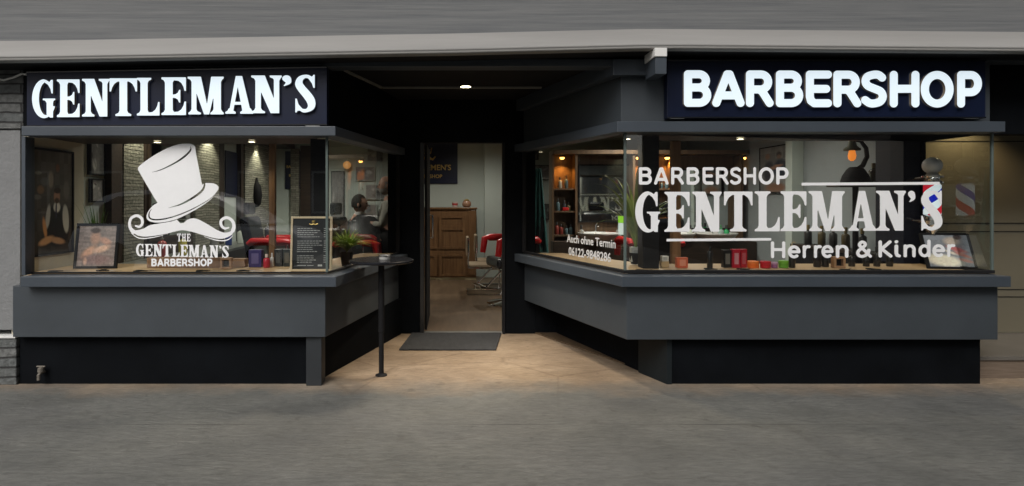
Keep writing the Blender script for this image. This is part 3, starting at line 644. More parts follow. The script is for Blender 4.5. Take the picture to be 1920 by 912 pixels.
def downlight(loc, label, group, r=.05, energy=20, col=(1, .82, .55), cone=100, aim=None, estr=None, m=None, blend=.6):
    t = empty('downlight', loc, 0, label, 'ceiling light', group)
    o = MB().lathe([(r * 1.35, 0), (r * 1.35, -.008), (r, -.012), (r, -.004)], 20, cap=False).build('rim', STEEL, t, 0, True)
    MB().lathe([(r, -.006), (r * .5, -.010)], 20).build('lens', m or EMLAMP, t)
    l = bpy.data.lights.new('lamp', 'SPOT'); l.energy = energy; l.color = col; l.spot_size = R(cone); l.spot_blend = blend; l.shadow_soft_size = .04
    lo = bpy.data.objects.new('lamp', l); C.objects.link(lo); lo.parent = t; lo.location = (0, 0, -.03)
    if aim: lo.rotation_euler = (Vector(loc) - Vector(aim)).to_track_quat('Z', 'Y').to_euler()
    return t
dl0 = downlight((.12, 5.44, sh - .004), 'round recessed spot lit in the dark entrance ceiling', None, .05, 250, (1, .84, .64), 115, (.2, 4.45, 0), blend=1)
next(c for c in dl0.children if c.type == 'LIGHT').data.shadow_soft_size = .14
# door wall
dw = empty('shop_doorway', (.1, 6.2, 0), 0, 'dark framed shop entrance with open door between the two windows', 'doorway')
dx0, dx1 = X(795, 6.2), X(942, 6.2)
P(MB().box(-.72, dx0 - .045, 6.19, 6.30, 0, sh).build('side_panel', DARK, None, .002), dw)
P(MB().box(dx1 + .03, .90, 6.19, 6.30, 0, sh).build('side_panel', DARK, None, .002), dw)
P(MB().box(.902, 1.60, 6.19, 6.30, 0, .796).build('side_panel', DARK, None, .002), dw)
P(MB().box(dx0 - .044, dx1 + .029, 6.19, 6.30, 2.10, sh).build('header', DARK, None, .002), dw)
P(MB().box(dx0 - .043, dx0, 6.17, 6.28, 0, 2.098).build('jamb', mat('dark_aluminium', (.06, .06, .06), .35, .7), None, .003), dw)
P(MB().box(dx1, dx1 + .028, 6.17, 6.28, 0, 2.098).build('jamb', BLACKM, None, .003), dw)
P(MB().box(dx0, dx1, 6.18, 6.26, .0, .014).build('threshold', ALU, None, .003), dw)
dl = MB().box(dx0 + .002, dx0 + .028, 6.30, 7.12, .02, 2.09).build('door_leaf', BLACKM, None, .003); P(dl, dw)
hd = MB().tube([(dx0 + .03, 6.98, 1.0), (dx0 + .065, 6.98, 1.0), (dx0 + .065, 6.98, 1.28), (dx0 + .03, 6.98, 1.28)], .011).build('door_handle', STEEL, None, 0, True)
hd.parent = dl; hd.matrix_parent_inverse = Matrix.Identity(4)
# doormat
def gpt(px, py): Y = F * H / (py - CY); return (X(px, Y), Y)
mt = MB().prism([gpt(748, 658), gpt(930, 658), gpt(940, 626.5), gpt(772, 626.5)], .002, .016).build('doormat', mat('ribbed_mat', (.035, .037, .04), .95, var=.25, scale=30, bump=.9, bscale=160, stretch=(1, .3, 1)), None, .004)
T(mt, 'dark grey rectangular doormat on the stone floor before the door', 'doormat')
# bistro table
ty = 4.72; tx = X(715, ty)
tb = empty('bistro_table', (tx, ty, 0), 0, 'tall black round standing table on a thin pole by the left window', 'table')
MB().lathe([(.05, .945), (.262, .948), (.268, .955), (.268, .966), (.262, .972)], 48).build('tabletop', BLACK, tb, 0, True)
MB().lathe([(.021, .012), (.021, .36), (.026, .365), (.026, .94)], 20).build('pole', BLACKM, tb, 0, True)
MB().lathe([(.05, 0), (.05, .006), (.03, .012), (.022, .02)], 20).build('foot', BLACKM, tb, 0, True)
ash = empty('ashtray', (tx + .03, ty - .02, .973), 0, 'small pale round ashtray on the black standing table', 'ashtray')
MB().lathe([(.03, 0), (.045, .002), (.048, .034), (.043, .034), (.04, .01)], 20).build('bowl', mat('pale_ceramic', (.42, .42, .40), .4), ash, 0, True)
MB().lathe([(.049, .024), (.051, .026), (.051, .036), (.047, .038)], 20, cap=False).build('rim_band', STEEL, ash, 0, True)
# tap on the plinth
tp = empty('garden_tap', (X(82, 4.49), 4.49, .05), 0, 'small tarnished water tap low on the dark plinth at left', 'tap')
BR_ = mat('tarnished_brass', (.22, .20, .17), .5, .5)
MB().tube([(0, .01, .05), (0, -.04, .05), (0, -.055, .04), (0, -.055, .0)], .012).build('spout', BR_, tp, 0, True)
MB().lathe([(.02, .055), (.024, .06), (.022, .09), (.012, .095)], 12, (0, -.03, 0)).build('valve_body', BR_, tp, 0, True)
MB().box(-.035, .035, -.036, -.024, .096, .106).build('lever', BR_, tp, .003)
# ---------------------------------------------------------------- neighbour right
nr = empty('neighbour_entrance', (4.8, 5.4, 0), 0, 'beige panelled neighbour entrance behind a low stone step at the right edge', 'shopfront')
PAN = mat('beige_panel', (.16, .145, .105), .35, var=.06, scale=1.5)
P(MB().box(4.30, 8.5, 5.44, 5.50, .185, 2.398).build('panel', PAN, None, .003), nr)
for z_ in (.53, .60, 1.16, 1.24, 2.03):
    P(MB().box(4.315, 8.5, 5.4365, 5.4395, z_, z_ + .008).build('groove', BLACKM), nr)
P(MB().box(4.215, 8.5, 4.64, 5.49, 0, .15).build('step', wood('striated_stone', (.12, .09, .065), (.22, .17, .13), .6, (1, 1, 22), 3), None, .003), nr)
P(MB().box(4.213, 8.5, 4.625, 5.438, .151, .183).build('step_tread', mat('pale_tread', (.13, .12, .105), .4), None, .003), nr)
P(MB().box(4.30, 8.5, 4.60, 4.72, Z(252, 4.6), 2.60).build('lintel', DARK, None, .003), nr)
P(MB().box(4.295, 8.5, 4.73, 5.60, 2.40, 2.60).build('canopy', DARK, None, .003), nr)
P(MB().box(4.28, 4.31, 5.14, 5.437, .184, 2.40).build('end_jamb', DARK, None, .003), nr)
downlight((4.85, 5.2, 2.397), 'recessed warm spot over the beige neighbour entrance', None, .045, 30, (1, .74, .42), 120)
# ---------------------------------------------------------------- interior shell
def S_(o): return T(o, kind='structure')
fl_ = [(-3.45, 4.6), (-1.1, 4.6), (-.68, 6.26), (.86, 6.26), (1.75, 4.6), (4.20, 4.6), (4.20, 5.52), (4.45, 5.52), (4.45, 10.75), (-3.45, 10.75)]
S_(MB().prism(fl_, .004, .014).build('shop_floor', WFLOOR)); S_(MB().prism(fl_, 2.62, 2.70).build('shop_ceiling', CEILIN))
S_(MB().box(-3.45, 4.45, 10.75, 10.85, 0, 2.7).build('back_wall', WALLIN)); S_(MB().box(-3.55, -3.45, 5.21, 10.85, 0, 2.7).build('side_wall', WALLIN))
S_(MB().box(4.45, 4.55, 5.5, 10.85, 0, 2.7).build('side_wall', GREYIN))
S_(MB().box(-3.55, -3.41, 4.53, 5.20, .3, 2.57).build('window_reveal_wall', CREAMIN))
S_(MB().box(4.20, 4.46, 5.52, 5.60, .0, 2.7).build('return_wall', BLACKM))
S_(MB().box(4.12, 4.27, 5.16, 5.50, .88, 2.7).build('corner_pillar', mat('navy_black', (.008, .010, .022), .5)))
pl1 = S_(MB().box(X(583, 4.8), X(611, 4.8), 4.78, 4.92, .887, 1.984).build('black_column', BLACKM, None, .003))
pl2 = S_(MB().box(X(1206, 4.76), X(1236, 4.76), 4.76, 4.90, .888, 2.011).build('black_column', BLACKM, None, .003))
S_(MB().box(X(503, 5.19), X(514, 5.19), 5.205, 5.26, .0, 2.6).build('timber_post', WPOST, None, .003))
S_(MB().box(X(1262, 5.19), X(1278, 5.19), 5.205, 5.27, .0, 2.6).build('timber_post', WPOST, None, .003))
# added fill lights for the room, built as ceiling spots
for i, (x, y, e) in enumerate([(-2.1, 6.8, 28), (-2.1, 9.3, 30), (.4, 9.3, 16), (2.6, 6.5, 26), (2.6, 7.9, 36), (-.3, 7.4, 2), (3.6, 6.6, 8)]):
    downlight((x, y, 2.618), ['added white fill spot over the left styling chairs', 'added white fill spot near the back prints', 'added white fill spot before the wooden counter', 'added white fill spot over the right display', 'added white fill spot before the wash basins', 'added white fill spot just inside the door', 'added white fill spot beside the grey wall'][i],
              'added fill spots in the room', .06, e * 4.2, (1, .95, .85), 165, blend=1)
for i, (px_, py_, y) in enumerate([(295, 260, 4.93), (472, 258, 4.9)]):
    downlight((X(px_, y), y, 1.983), ['small warm spot in the window soffit right above the hat sticker', 'small warm spot in the window soffit near the left timber post'][i], 'spots in the window soffits', .03, 5, (1, .82, .5), 120)
for i, (px_, y) in enumerate([(1176, 4.92), (1388, 4.92), (1590, 4.85)]):
    downlight((X(px_, y), y, 2.010), ['small warm spot above the corner of the right window', 'small warm spot in the middle of the right window soffit', 'small warm spot toward the barber pole in the right soffit'][i], 'spots in the window soffits', .03, 5, (1, .82, .5), 120)
# ---------------------------------------------------------------- printed pictures (procedural)
def picture(name, w_, h_, paint, nx, ny, frame_m, fw, label, cat, loc, rot, group=None, depth=.02, glossy=True):
    t = empty(name, loc, 0, label, cat, group); t.rotation_euler = rot
    u, v = np.meshgrid((np.arange(nx) + .5) / nx, (np.arange(ny) + .5) / ny, indexing='ij')
    col = np.clip(paint(u, v), 0, 1)
    vs = [(-w_ / 2 + w_ * i / nx, 0, h_ * j / ny) for i in range(nx + 1) for j in range(ny + 1)]
    fs = [(i * (ny + 1) + j, (i + 1) * (ny + 1) + j, (i + 1) * (ny + 1) + j + 1, i * (ny + 1) + j + 1) for i in range(nx) for j in range(ny)]
    me = bpy.data.meshes.new('print'); me.from_pydata(vs, [], fs)
    at = me.color_attributes.new('print', 'FLOAT_COLOR', 'CORNER'); c4 = np.ones((nx * ny, 4), np.float32); c4[:, :3] = col.reshape(-1, 3)
    at.data.foreach_set('color', np.repeat(c4, 4, 0).ravel()); link('print', me, PRINTG if glossy else PRINT, t)
    b = MB(); d = depth
    b.box(-w_ / 2 - fw, w_ / 2 + fw, -.008, d, -fw, 0).box(-w_ / 2 - fw, w_ / 2 + fw, -.008, d, h_, h_ + fw).box(-w_ / 2 - fw, -w_ / 2, -.008, d, 0, h_).box(w_ / 2, w_ / 2 + fw, -.008, d, 0, h_)
    b.box(-w_ / 2, w_ / 2, .002, d - .002, 0, h_)
    b.build('frame', frame_m, t); return t
def blob(img, u, v, cu, cv, ru, rv, col, soft=.15, ang=0):
    a = R(ang); du, dv_ = u - cu, v - cv; x = du * math.cos(a) + dv_ * math.sin(a); y = -du * math.sin(a) + dv_ * math.cos(a)
    f = np.clip((1 - np.sqrt((x / ru) ** 2 + (y / rv) ** 2)) / soft, 0, 1)[..., None]; return img * (1 - f) + np.array(col) * f
def nz(u, s, seed):
    rs = np.random.RandomState(seed); a = rs.rand(s, s); k = np.minimum((u[0] * s).astype(int), s - 1), np.minimum((u[1] * s).astype(int), s - 1); return a[k][..., None]
def p_barber(u, v):
    im = np.ones(u.shape + (3,)) * np.array((.05, .045, .04)) * (.7 + .8 * v[..., None])
    im = im * (.8 + .4 * nz((u, v), 9, 1))
    for a in [(.2, .62, .1, .05, (.16, .10, .06)), (.12, .55, .12, .03, (.12, .11, .10)), (.45, .72, .08, .1, (.20, .17, .14)), (.62, .84, .06, .05, (.12, .06, .04)), (.3, .7, .12, .05, (.1, .1, .1)), (.85, .62, .1, .12, (.10, .09, .08)), (.15, .78, .1, .02, (.16, .15, .13))]: im = blob(im, u, v, *a[:4], a[4], .4)
    im = blob(im, u, v, .62, .20, .30, .16, (.02, .02, .022), .1)
    im = blob(im, u, v, .60, .30, .26, .19, (.018, .02, .022), .08)          # vest
    im = blob(im, u, v, .83, .33, .09, .16, (.38, .37, .34), .2, 12)         # sleeve
    im = blob(im, u, v, .38, .36, .06, .14, (.34, .33, .31), .3, -18)
    im = blob(im, u, v, .60, .45, .10, .06, (.5, .49, .46), .3)              # collar
    im = blob(im, u, v, .58, .42, .025, .10, (.03, .03, .05), .3)            # tie
    im = blob(im, u, v, .60, .555, .09, .075, (.26, .14, .09), .3)           # face
    im = blob(im, u, v, .60, .515, .07, .035, (.05, .03, .02), .4)           # beard
    im = blob(im, u, v, .61, .615, .10, .035, (.03, .018, .012), .3)         # hair
    im = blob(im, u, v, .30, .25, .05, .13, (.40, .20, .09), .4, 20)         # folded arms
    im = blob(im, u, v, .34, .125, .22, .045, (.42, .24, .13), .4, 8)
    im = blob(im, u, v, .62, .115, .22, .04, (.34, .20, .12), .4, -6)
    return im
def p_shave(seed, rd=0):
    def f(u, v):
        im = np.ones(u.shape + (3,)) * np.array((.22, .20, .19)) * (.8 + .4 * nz((u, v), 7, seed))
        im = im * (.9 + .25 * np.sin(v * 60 + u * 4)[..., None] * .4)
        im = blob(im, u, v, .45, .70, .17, .22, (.36, .24, .18), .5)
        im = blob(im, u, v, .44, .88, .16, .09, (.05, .035, .03), .4)
        im = blob(im, u, v, .72, .62, .2, .10, (.42, .27, .21), .5, -20)
        im = blob(im, u, v, .30, .35, .28, .13, (.48, .31, .22), .5, 35)
        im = blob(im, u, v, .62, .42, .30, .10, (.55, .40, .31), .5, 15)
        im = blob(im, u, v, .5, .16, .5, .16, (.20, .15, .15), .5)
        im = blob(im, u, v, .22, .12, .06, .12, (.46, .33, .26), .5)
        return im * (.85 + .3 * nz((u, v), 23, seed + 5))
    return f
def p_hand(u, v):
    im = np.ones(u.shape + (3,)) * np.array((.20, .21, .24)); im = im * (.85 + .3 * nz((u, v), 6, 3))
    im = blob(im, u, v, .62, .80, .22, .16, (.45, .36, .30), .5); im = blob(im, u, v, .78, .93, .12, .1, (.08, .05, .05), .4)
    im = blob(im, u, v, .70, .55, .30, .09, (.40, .10, .10), .5, -25); im = blob(im, u, v, .8, .38, .26, .07, (.45, .16, .13), .5, -30)
    im = blob(im, u, v, .35, .20, .5, .22, (.72, .66, .54), .4, -12); im = blob(im, u, v, .85, .2, .2, .06, (.5, .2, .17), .5, -20)
    im = blob(im, u, v, .55, .45, .2, .05, (.6, .52, .42), .6, -30)
    return im * (.9 + .2 * nz((u, v), 19, 8))
def p_mono(seed):
    def f(u, v):
        rs = np.random.RandomState(seed); im = np.ones(u.shape + (3,)) * rs.uniform(.12, .3)
        for k in range(9):
            g = rs.uniform(.02, .5); im = blob(im, u, v, rs.rand(), rs.rand(), rs.uniform(.08, .3), rs.uniform(.05, .25), (g, g, g * .97), .5, rs.uniform(-60, 60))
        return im * (.85 + .3 * nz((u, v), 14, seed))
    return f
def p_duo(u, v):
    im = np.ones(u.shape + (3,)) * np.array((.22, .22, .21)) * (.7 + .6 * nz((u, v), 8, 21))
    im = blob(im, u, v, .25, .8, .10, .08, (.30, .17, .11), .4); im = blob(im, u, v, .62, .82, .10, .08, (.05, .04, .04), .4); im = blob(im, u, v, .62, .77, .08, .06, (.28, .17, .12), .4)
    im = blob(im, u, v, .3, .45, .2, .3, (.05, .05, .06), .3); im = blob(im, u, v, .68, .5, .28, .25, (.03, .04, .06), .3)
    im = blob(im, u, v, .5, .55, .3, .05, (.34, .2, .14), .4, 10); im = blob(im, u, v, .5, .1, .4, .12, (.25, .13, .08), .4)
    return im
picture('wall_poster', .48, .86, lambda u, v: p_barber(u, v) * 1.9, 60, 100, BLACKM, .018, 'tall dark poster of a barber in a vest on the left window wall', 'poster', (-3.402, 4.79, 1.02), (0, 0, R(90)), depth=.007)
yy = 4.80
picture('framed_photo', X(214, yy) - X(146, yy), .345, lambda u, v: p_shave(4)(u, v) * np.array((1.55, 1.35, 1.3)), 44, 54, BLACKM, .02, 'black framed shaving photo propped below the plant in the left window', 'framed photo', ((X(140, yy) + X(222, yy)) / 2, yy - .02, .907), (R(-9), 0, R(4)), 'framed photos standing in the windows')
yy = 4.74
picture('framed_photo', .34, .28, lambda u, v: p_hand(u, v) * 1.35, 54, 44, BLACKM, .016, 'black framed shaving photo tilted beneath the barber pole', 'framed photo', (X(1790, yy) - .02, yy, .905), (R(-20), R(0), R(-8)), 'framed photos standing in the windows')
# prints on the back wall and elsewhere
gp = 'monochrome prints on the pale walls'
def wallpic(px0, px1, py0, py1, Y, seed, label, fm=BLACKM, fw=.012, paint=None):
    return picture('wall_print', X(px1, Y) - X(px0, Y), Z(py0, Y) - Z(py1, Y), paint or p_mono(seed), 26, 20, fm, fw, label, 'print', ((X(px0, Y) + X(px1, Y)) / 2, Y - .025, Z(py1, Y)), (0, 0, 0), gp, glossy=False)
wf = mat('pale_frame', (.42, .45, .42), .5)
wallpic(668, 702, 314, 338, 10.74, 11, 'pale framed print left of the standing barber, second from the top', wf)
wallpic(690, 718, 276, 302, 10.74, 12, 'highest pale framed print above the standing barber', wf)
wallpic(687, 721, 348, 373, 10.74, 13, 'pale framed print right beside the barber and behind his shoulder', wf)
wallpic(671, 706, 385, 411, 10.74, 14, 'lowest pale framed print above the seated customer', wf)
wallpic(623, 645, 323, 415, 10.74, 15, 'tall narrow dark print behind the price board')
wallpic(985, 1008, 275, 299, 10.74, 16, 'black framed print at the top edge of the angled right pane')
wallpic(997, 1032, 311, 337, 10.74, 17, 'wide black framed print left of the wooden shelving')
wallpic(992, 1012, 347, 373, 10.74, 18, 'small black framed print beside the hanging green capes')
wallpic(1004, 1028, 384, 411, 10.74, 19, 'black framed portrait print lowest beside the wooden shelving')
def sidepic(x, y0, y1, z0, z1, seed, label, face, paint=None, fm=BLACKM, cat='print', nm='wall_print', grp=gp):
    return picture(nm, abs(y1 - y0), z1 - z0, paint or p_mono(seed), 30, 30, fm, .014, label, cat, (x, (y0 + y1) / 2, z0), (0, 0, R(90 * face)), grp, depth=.03, glossy=False)
sidepic(-3.42, 5.32, 5.52, 1.72, 2.04, 31, 'upper dark print on the wall behind the spiky plant', 1)
sidepic(-3.42, 5.34, 5.50, 1.46, 1.66, 32, 'lower dark print on the wall behind the spiky plant', 1)
sidepic(4.41, 7.35, 8.1, 1.58, 2.2, 5, 'large colour print of two barbers on the grey wall', -1, p_duo)
# navy sign inside, back wall
ns = empty('navy_wall_sign', (-.52, 10.72, 1.78), 0, 'navy panel with gold crest and letters on the back wall seen through the door', 'sign', 'navy and gold interior signs')
NAVY = mat('navy_board', (.006, .010, .035), .4)
MB().box(-.62, .60, -.0, .03, 0, .80).build('board', NAVY, ns, .004)
def gold_text(txt, size, x, z, par):
    me = font_mesh(txt, size, .002, .003); me.transform(Matrix.Translation((x, -.006, z))); return link('lettering', me, GOLD, par)
gold_text("GENTLEMEN'S", .145, 0.02, .26, ns); gold_text("BARBERSHOP", .095, .02, .11, ns)
e = MB(); e.tube([(-.14 + .02, -.006, .52), (-.09, -.006, .46), (.0, -.006, .50), (.02, -.006, .48), (.04, -.006, .50), (.13, -.006, .46), (.18, -.006, .52)], [.012, .02, .03, .02, .03, .02, .012], 8)
e.tube([(-.05, -.006, .58), (.09, -.006, .58)], .012).tube([(-.05, -.006, .58), (-.07, -.006, .68), (-.01, -.006, .62), (.02, -.006, .70), (.05, -.006, .62), (.11, -.006, .68), (.09, -.006, .58)], .010)
e.build('crest', GOLD, ns, 0, True)
n2 = empty('navy_wall_sign', (-3.05, 10.72, 1.68), 0, 'small navy board with gold lettering on the back wall in the left window', 'sign', 'navy and gold interior signs')
MB().box(-.15, .15, 0, .03, 0, .72).build('board', NAVY, n2, .004); gold_text("BARBER", .07, 0, .40, n2); gold_text("SHOP", .06, 0, .24, n2)
n3 = T(MB().box(-3.448, -3.43, 8.50, 8.95, 1.52, 2.22).build('navy_wall_panel', NAVY, None, .004), 'navy blue panel on the left wall between the stone pillars', 'panel')
# ---------------------------------------------------------------- left interior wall: pilasters, mirrors, beam
for i, (a, c) in enumerate([(5.75, 6.12), (7.35, 8.10), (9.1, 10.35)]):
    t = empty('stone_pilaster', (-3.4, (a + c) / 2, 0), 0, ['nearest stacked stone pilaster left of the hat sticker', 'stacked stone pilaster behind the hat crown', 'stacked stone pilaster beside the left timber post'][i], 'pilaster', 'stone pilasters on the left wall')
    P(MB().box(-3.449, -3.36, a, c, .02, 2.44).build('shaft', STONEI, None, .004), t)
for i, (a, c) in enumerate([(5.56, 5.745), (6.16, 7.30), (8.14, 8.30), (8.96, 9.06)]):
    S_(MB().box(-3.449, -3.37, a, c, .02, 2.44).build('dark_wall_panel', WDARK, None, .003))
T(MB().box(X(546, 10.7), X(561, 10.7), 10.66, 10.748, .02, 2.44).build('stone_pilaster', STONEB, None, .004), 'slim stacked stone pilaster on the back wall near the black column', 'pilaster', 'stone pilasters on the left wall')
S_(MB().box(X(563, 10.7), X(606, 10.7), 10.70, 10.748, .02, 2.5).build('dark_wall_panel', WDARK))
S_(MB().box(-3.449, -3.02, 5.22, 10.74, 2.445, 2.56).build('lighting_beam', WDARK, None, .004))
for i, y in enumerate([5.93, 7.72, 9.6]):
    downlight((-3.22, y, 2.444), ['spot washing the nearest stone pilaster', 'spot washing the stone pilaster behind the hat', 'spot washing the stone pilaster by the post'][i], 'spots washing the stone pilasters', .04, 26, (1, .93, .70), 100, (-3.40, y, 1.3))
mr = empty('wall_mirror', (-3.36, 6.7, 1.0), 0, 'dark framed mirror over the left styling counter', 'mirror', 'mirrors over the counters')
P(MB().box(-3.366, -3.352, 6.25, 7.2, 1.05, 2.1).build('glass', MIRR, None, .002), mr)
P(MB().box(-3.368, -3.345, 6.21, 6.248, 1.01, 2.14).box(-3.368, -3.345, 7.202, 7.24, 1.01, 2.14).box(-3.368, -3.345, 6.248, 7.202, 1.01, 1.048).box(-3.368, -3.345, 6.248, 7.202, 2.102, 2.14).build('frame', WDARK), mr)
ct = empty('styling_counter', (-3.1, 8.0, 0), 0, 'long dark counter with pale top along the left wall', 'counter', 'counters in the room')
P(MB().box(-3.34, -2.95, 5.6, 10.2, .02, .80).build('cabinet', WDARK, None, .004), ct); P(MB().box(-3.35, -2.90, 5.56, 10.24, .801, .835).build('worktop', mat('grey_top', (.18, .19, .18), .3), None, .004), ct)
wl = empty('wall_lantern', (-3.33, 9.55, 1.35), 0, 'dark oval wall lantern on the stone pilaster by the post', 'wall lamp')
MB().lathe([(.02, 0), (.07, .05), (.09, .2), (.07, .36), (.03, .42), (.015, .50)], 14).build('shade', BLACKM, wl, 0, True)
# right interior: wood unit
un = empty('wooden_shelf_unit', (3.0, 8.75, 0), 0, 'tall brown wooden wall unit with shelves behind the wash basins', 'shelf unit')
ux0, ux1 = X(1034, 8.6), 4.44
P(MB().box(ux0, ux1, 8.72, 8.80, .02, 2.158).build('back_panel', WBROWN, None, .003), un)
P(MB().box(ux0, ux1, 8.45, 8.80, 2.16, 2.22).build('top_board', WBROWN, None, .003), un)
for px_ in (1034, 1078, 1186, 1230, 1260, 1388):
    x_ = X(px_, 8.5); P(MB().box(x_, x_ + .035, 8.48, 8.719, .02, 2.158).build('upright', WBROWN, None, .002), un)
for (a, c) in ((1038, 1078), (1190, 1230), (1234, 1260)):
    for z_ in (.92, 1.28, 1.62): P(MB().box(X(a, 8.5) + .01, X(c, 8.5) - .001, 8.50, 8.718, z_, z_ + .025).build('shelf', WBROWN, None, .002), un)
P(MB().box(X(1034, 8.4), 4.44, 8.25, 8.47, .02, .86).build('base_cabinet', WDARK, None, .003), un)
def wmirror(px0, px1, py0, py1, label):
    Y = 8.69; t = empty('wall_mirror', (X((px0 + px1) / 2, Y), Y, Z(py1, Y)), 0, label, 'mirror', 'mirrors over the counters')
    hw = (X(px1, Y) - X(px0, Y)) / 2; hh = Z(py0, Y) - Z(py1, Y)
    MB().box(-hw, hw, -.006, .02, 0, hh).build('glass', MIRR, t, .001); f_ = .02
    MB().box(-hw - f_, -hw - .001, -.012, .02, -f_, hh + f_).box(hw + .001, hw + f_, -.012, .02, -f_, hh + f_).box(-hw, hw, -.012, .02, -f_, -.001).box(-hw, hw, -.012, .02, hh + .001, hh + f_).build('frame', BLACKM, t)
wmirror(1087, 1182, 311, 415, 'square mirror in the wooden unit behind the palm leaves'); wmirror(1268, 1386, 320, 428, 'square mirror in the wooden unit behind the white lettering')
def amber(px, py, Y, label, e=60, col=(1, .42, .08)):
    t = empty('amber_spot', (X(px, Y), Y, Z(py, Y)), 0, label, 'lamp', 'amber spots over the shelves')
    MB().lathe([(.035, .03), (.045, .0), (.03, -.004)], 14).build('housing', BLACKM, t, 0, True)
    MB().lathe([(.034, -.004), (.034, -.02), (.02, -.034)], 14).build('bulb', EMWARM, t)
    l = bpy.data.lights.new('lamp', 'SPOT'); l.energy = e; l.color = col; l.spot_size = R(120); l.spot_blend = .8; l.shadow_soft_size = .03
    lo = bpy.data.objects.new('lamp', l); C.objects.link(lo); lo.parent = t; lo.location = (0, 0, -.03)
for a in [(1054, 286, 8.60, 'amber spot over the shelves by the pale side wall'), (1197, 286, 8.60, 'amber spot over the shelves left of the black column'), (1251, 284, 8.60, 'amber spot over the shelves right of the black column'), (1399, 284, 8.60, 'amber spot at the right end of the wooden unit')]: amber(a[0], 295, a[2], a[3])
sc2 = empty('sconce_or_glow', (X(1600, 6.7) - .03, 6.70, 1.86), 0, 'dark wall sconce glowing amber on the grey wall', 'wall lamp')
MB().lathe([(.05, .14), (.075, .10), (.08, -.0)], 14, cap=False).build('shade', BLACKM, sc2, 0, True); MB().lathe([(.02, .02), (.045, .0), (.045, -.10), (.02, -.13)], 12).build('glow_tube', mat('sconce_amber', (.8, .3, .05), .3, emit=(1, .28, .04), estr=.8), sc2, 0, True)
MB().tube([(.07, 0, .1), (.12, 0, .1), (.14, 0, .0), (.14, 0, -.2)], .018).build('arm', BLACKM, sc2, 0, True)
sc3 = empty('sconce_or_glow', (X(650, 10.6), 10.62, 2.13), 0, 'glowing amber globe standing in for a lamp reflection in the side glass behind the fern', 'wall lamp')  # emissive globe in place of a lamp's reflection in the side pane
MB().ball((0, 0, 0), .075).build('globe', mat('reflection_amber', (.5, .3, .12), .4, emit=(1, .45, .14), estr=.45), sc3, 0, True); MB().tube([(0, .0, .05), (0, .09, .09)], .012).build('arm', STEEL, sc3, 0, True)
bl = empty('ledge_lamp', (X(1604, 5.85), 5.85, 1.63), 0, 'dark curved arm lamp with amber glow on a small ledge before the grey wall', 'lamp')
MB().lathe([(.13, 0), (.15, .03), (.13, .10), (.09, .17), (.06, .20)], 20).build('base', BLACKM, bl, 0, True)
MB().tube([(.02, .02, .16), (.10, .021, .22), (.15, .022, .32), (.14, .023, .42), (.08, .024, .50), (.0, .025, .52)], [.03, .026, .024, .022, .02, .02], 12).build('curved_arm', BLACKM, bl, 0, True)
MB().lathe([(.085, .39), (.085, .41), (.05, .44), (.03, .54)], 16, (-.04, 0, 0)).build('cap', mat('olive_cap', (.10, .10, .06), .5), bl, 0, True)
MB().lathe([(.012, .27), (.034, .29), (.042, .33), (.03, .39)], 16, (-.04, 0, 0)).build('glow_body', MATS['sconce_amber'], bl, 0, True)
bl.scale = (.9, .9, .9)
MB().box(-.26, .24, -.12, .12, -.03, -.001).build('ledge', WDARK, bl, .004)
MB().tube([(0, 0, -.03), (0, 0, -1.6)], .03).build('stem', BLACKM, bl, 0, True)
# basins
for i, (px_, lab) in enumerate([(1262, 'white wash basin behind the first letters of the serif lettering'), (1340, 'white wash basin beneath the right mirror'), (1120, 'white wash basin beneath the left mirror')]):
    t = empty('wash_basin', (X(px_, 8.36), 8.33, .862), 0, lab, 'basin', 'wash basins in the room')
    MB().lathe([(.15, 0), (.24, .04), (.30, .11), (.30, .125), (.27, .125), (.2, .05), (.05, .03)], 24).build('bowl', WHITEP, t, 0, True)
    MB().tube([(0, .12, .1), (0, .12, .24), (0, .02, .26), (0, -.02, .22)], .012).build('faucet', CHROME, t, 0, True)
# grey wall items
S_(MB().box(4.30, 4.449, 7.16, 7.30, .02, 2.615).build('white_post', WALLIN, None, .003))
ds = empty('display_shelf', (4.3, 6.4, 0), 0, 'low dark shelf of bottles along the grey wall', 'shelf')
P(MB().box(4.18, 4.44, 5.66, 7.0, .90, .93).build('shelf_board', WDARK, None, .002), ds); P(MB().box(4.20, 4.43, 5.70, 6.98, .02, .898).build('cabinet', BLACKM, None, .002), ds)
for k in range(2): pass
# wall clock
ck = empty('wall_clock', (X(938, 10.7), 10.72, 2.44), 0, 'round wicker framed clock high on the back wall', 'clock')
o = MB().lathe([(.15, 0), (.16, .01), (.16, .025), (.12, .03), (.12, .02), (.0, .02)], 24).build('case', WPOST, ck, 0, True); o.rotation_euler = (R(90), 0, 0)
# column in the back (door view)
S_(MB().box(X(908, 10.6), X(960, 10.6), 10.55, 10.748, .02, 2.615).build('pale_pier', WALLIN, None, .003))
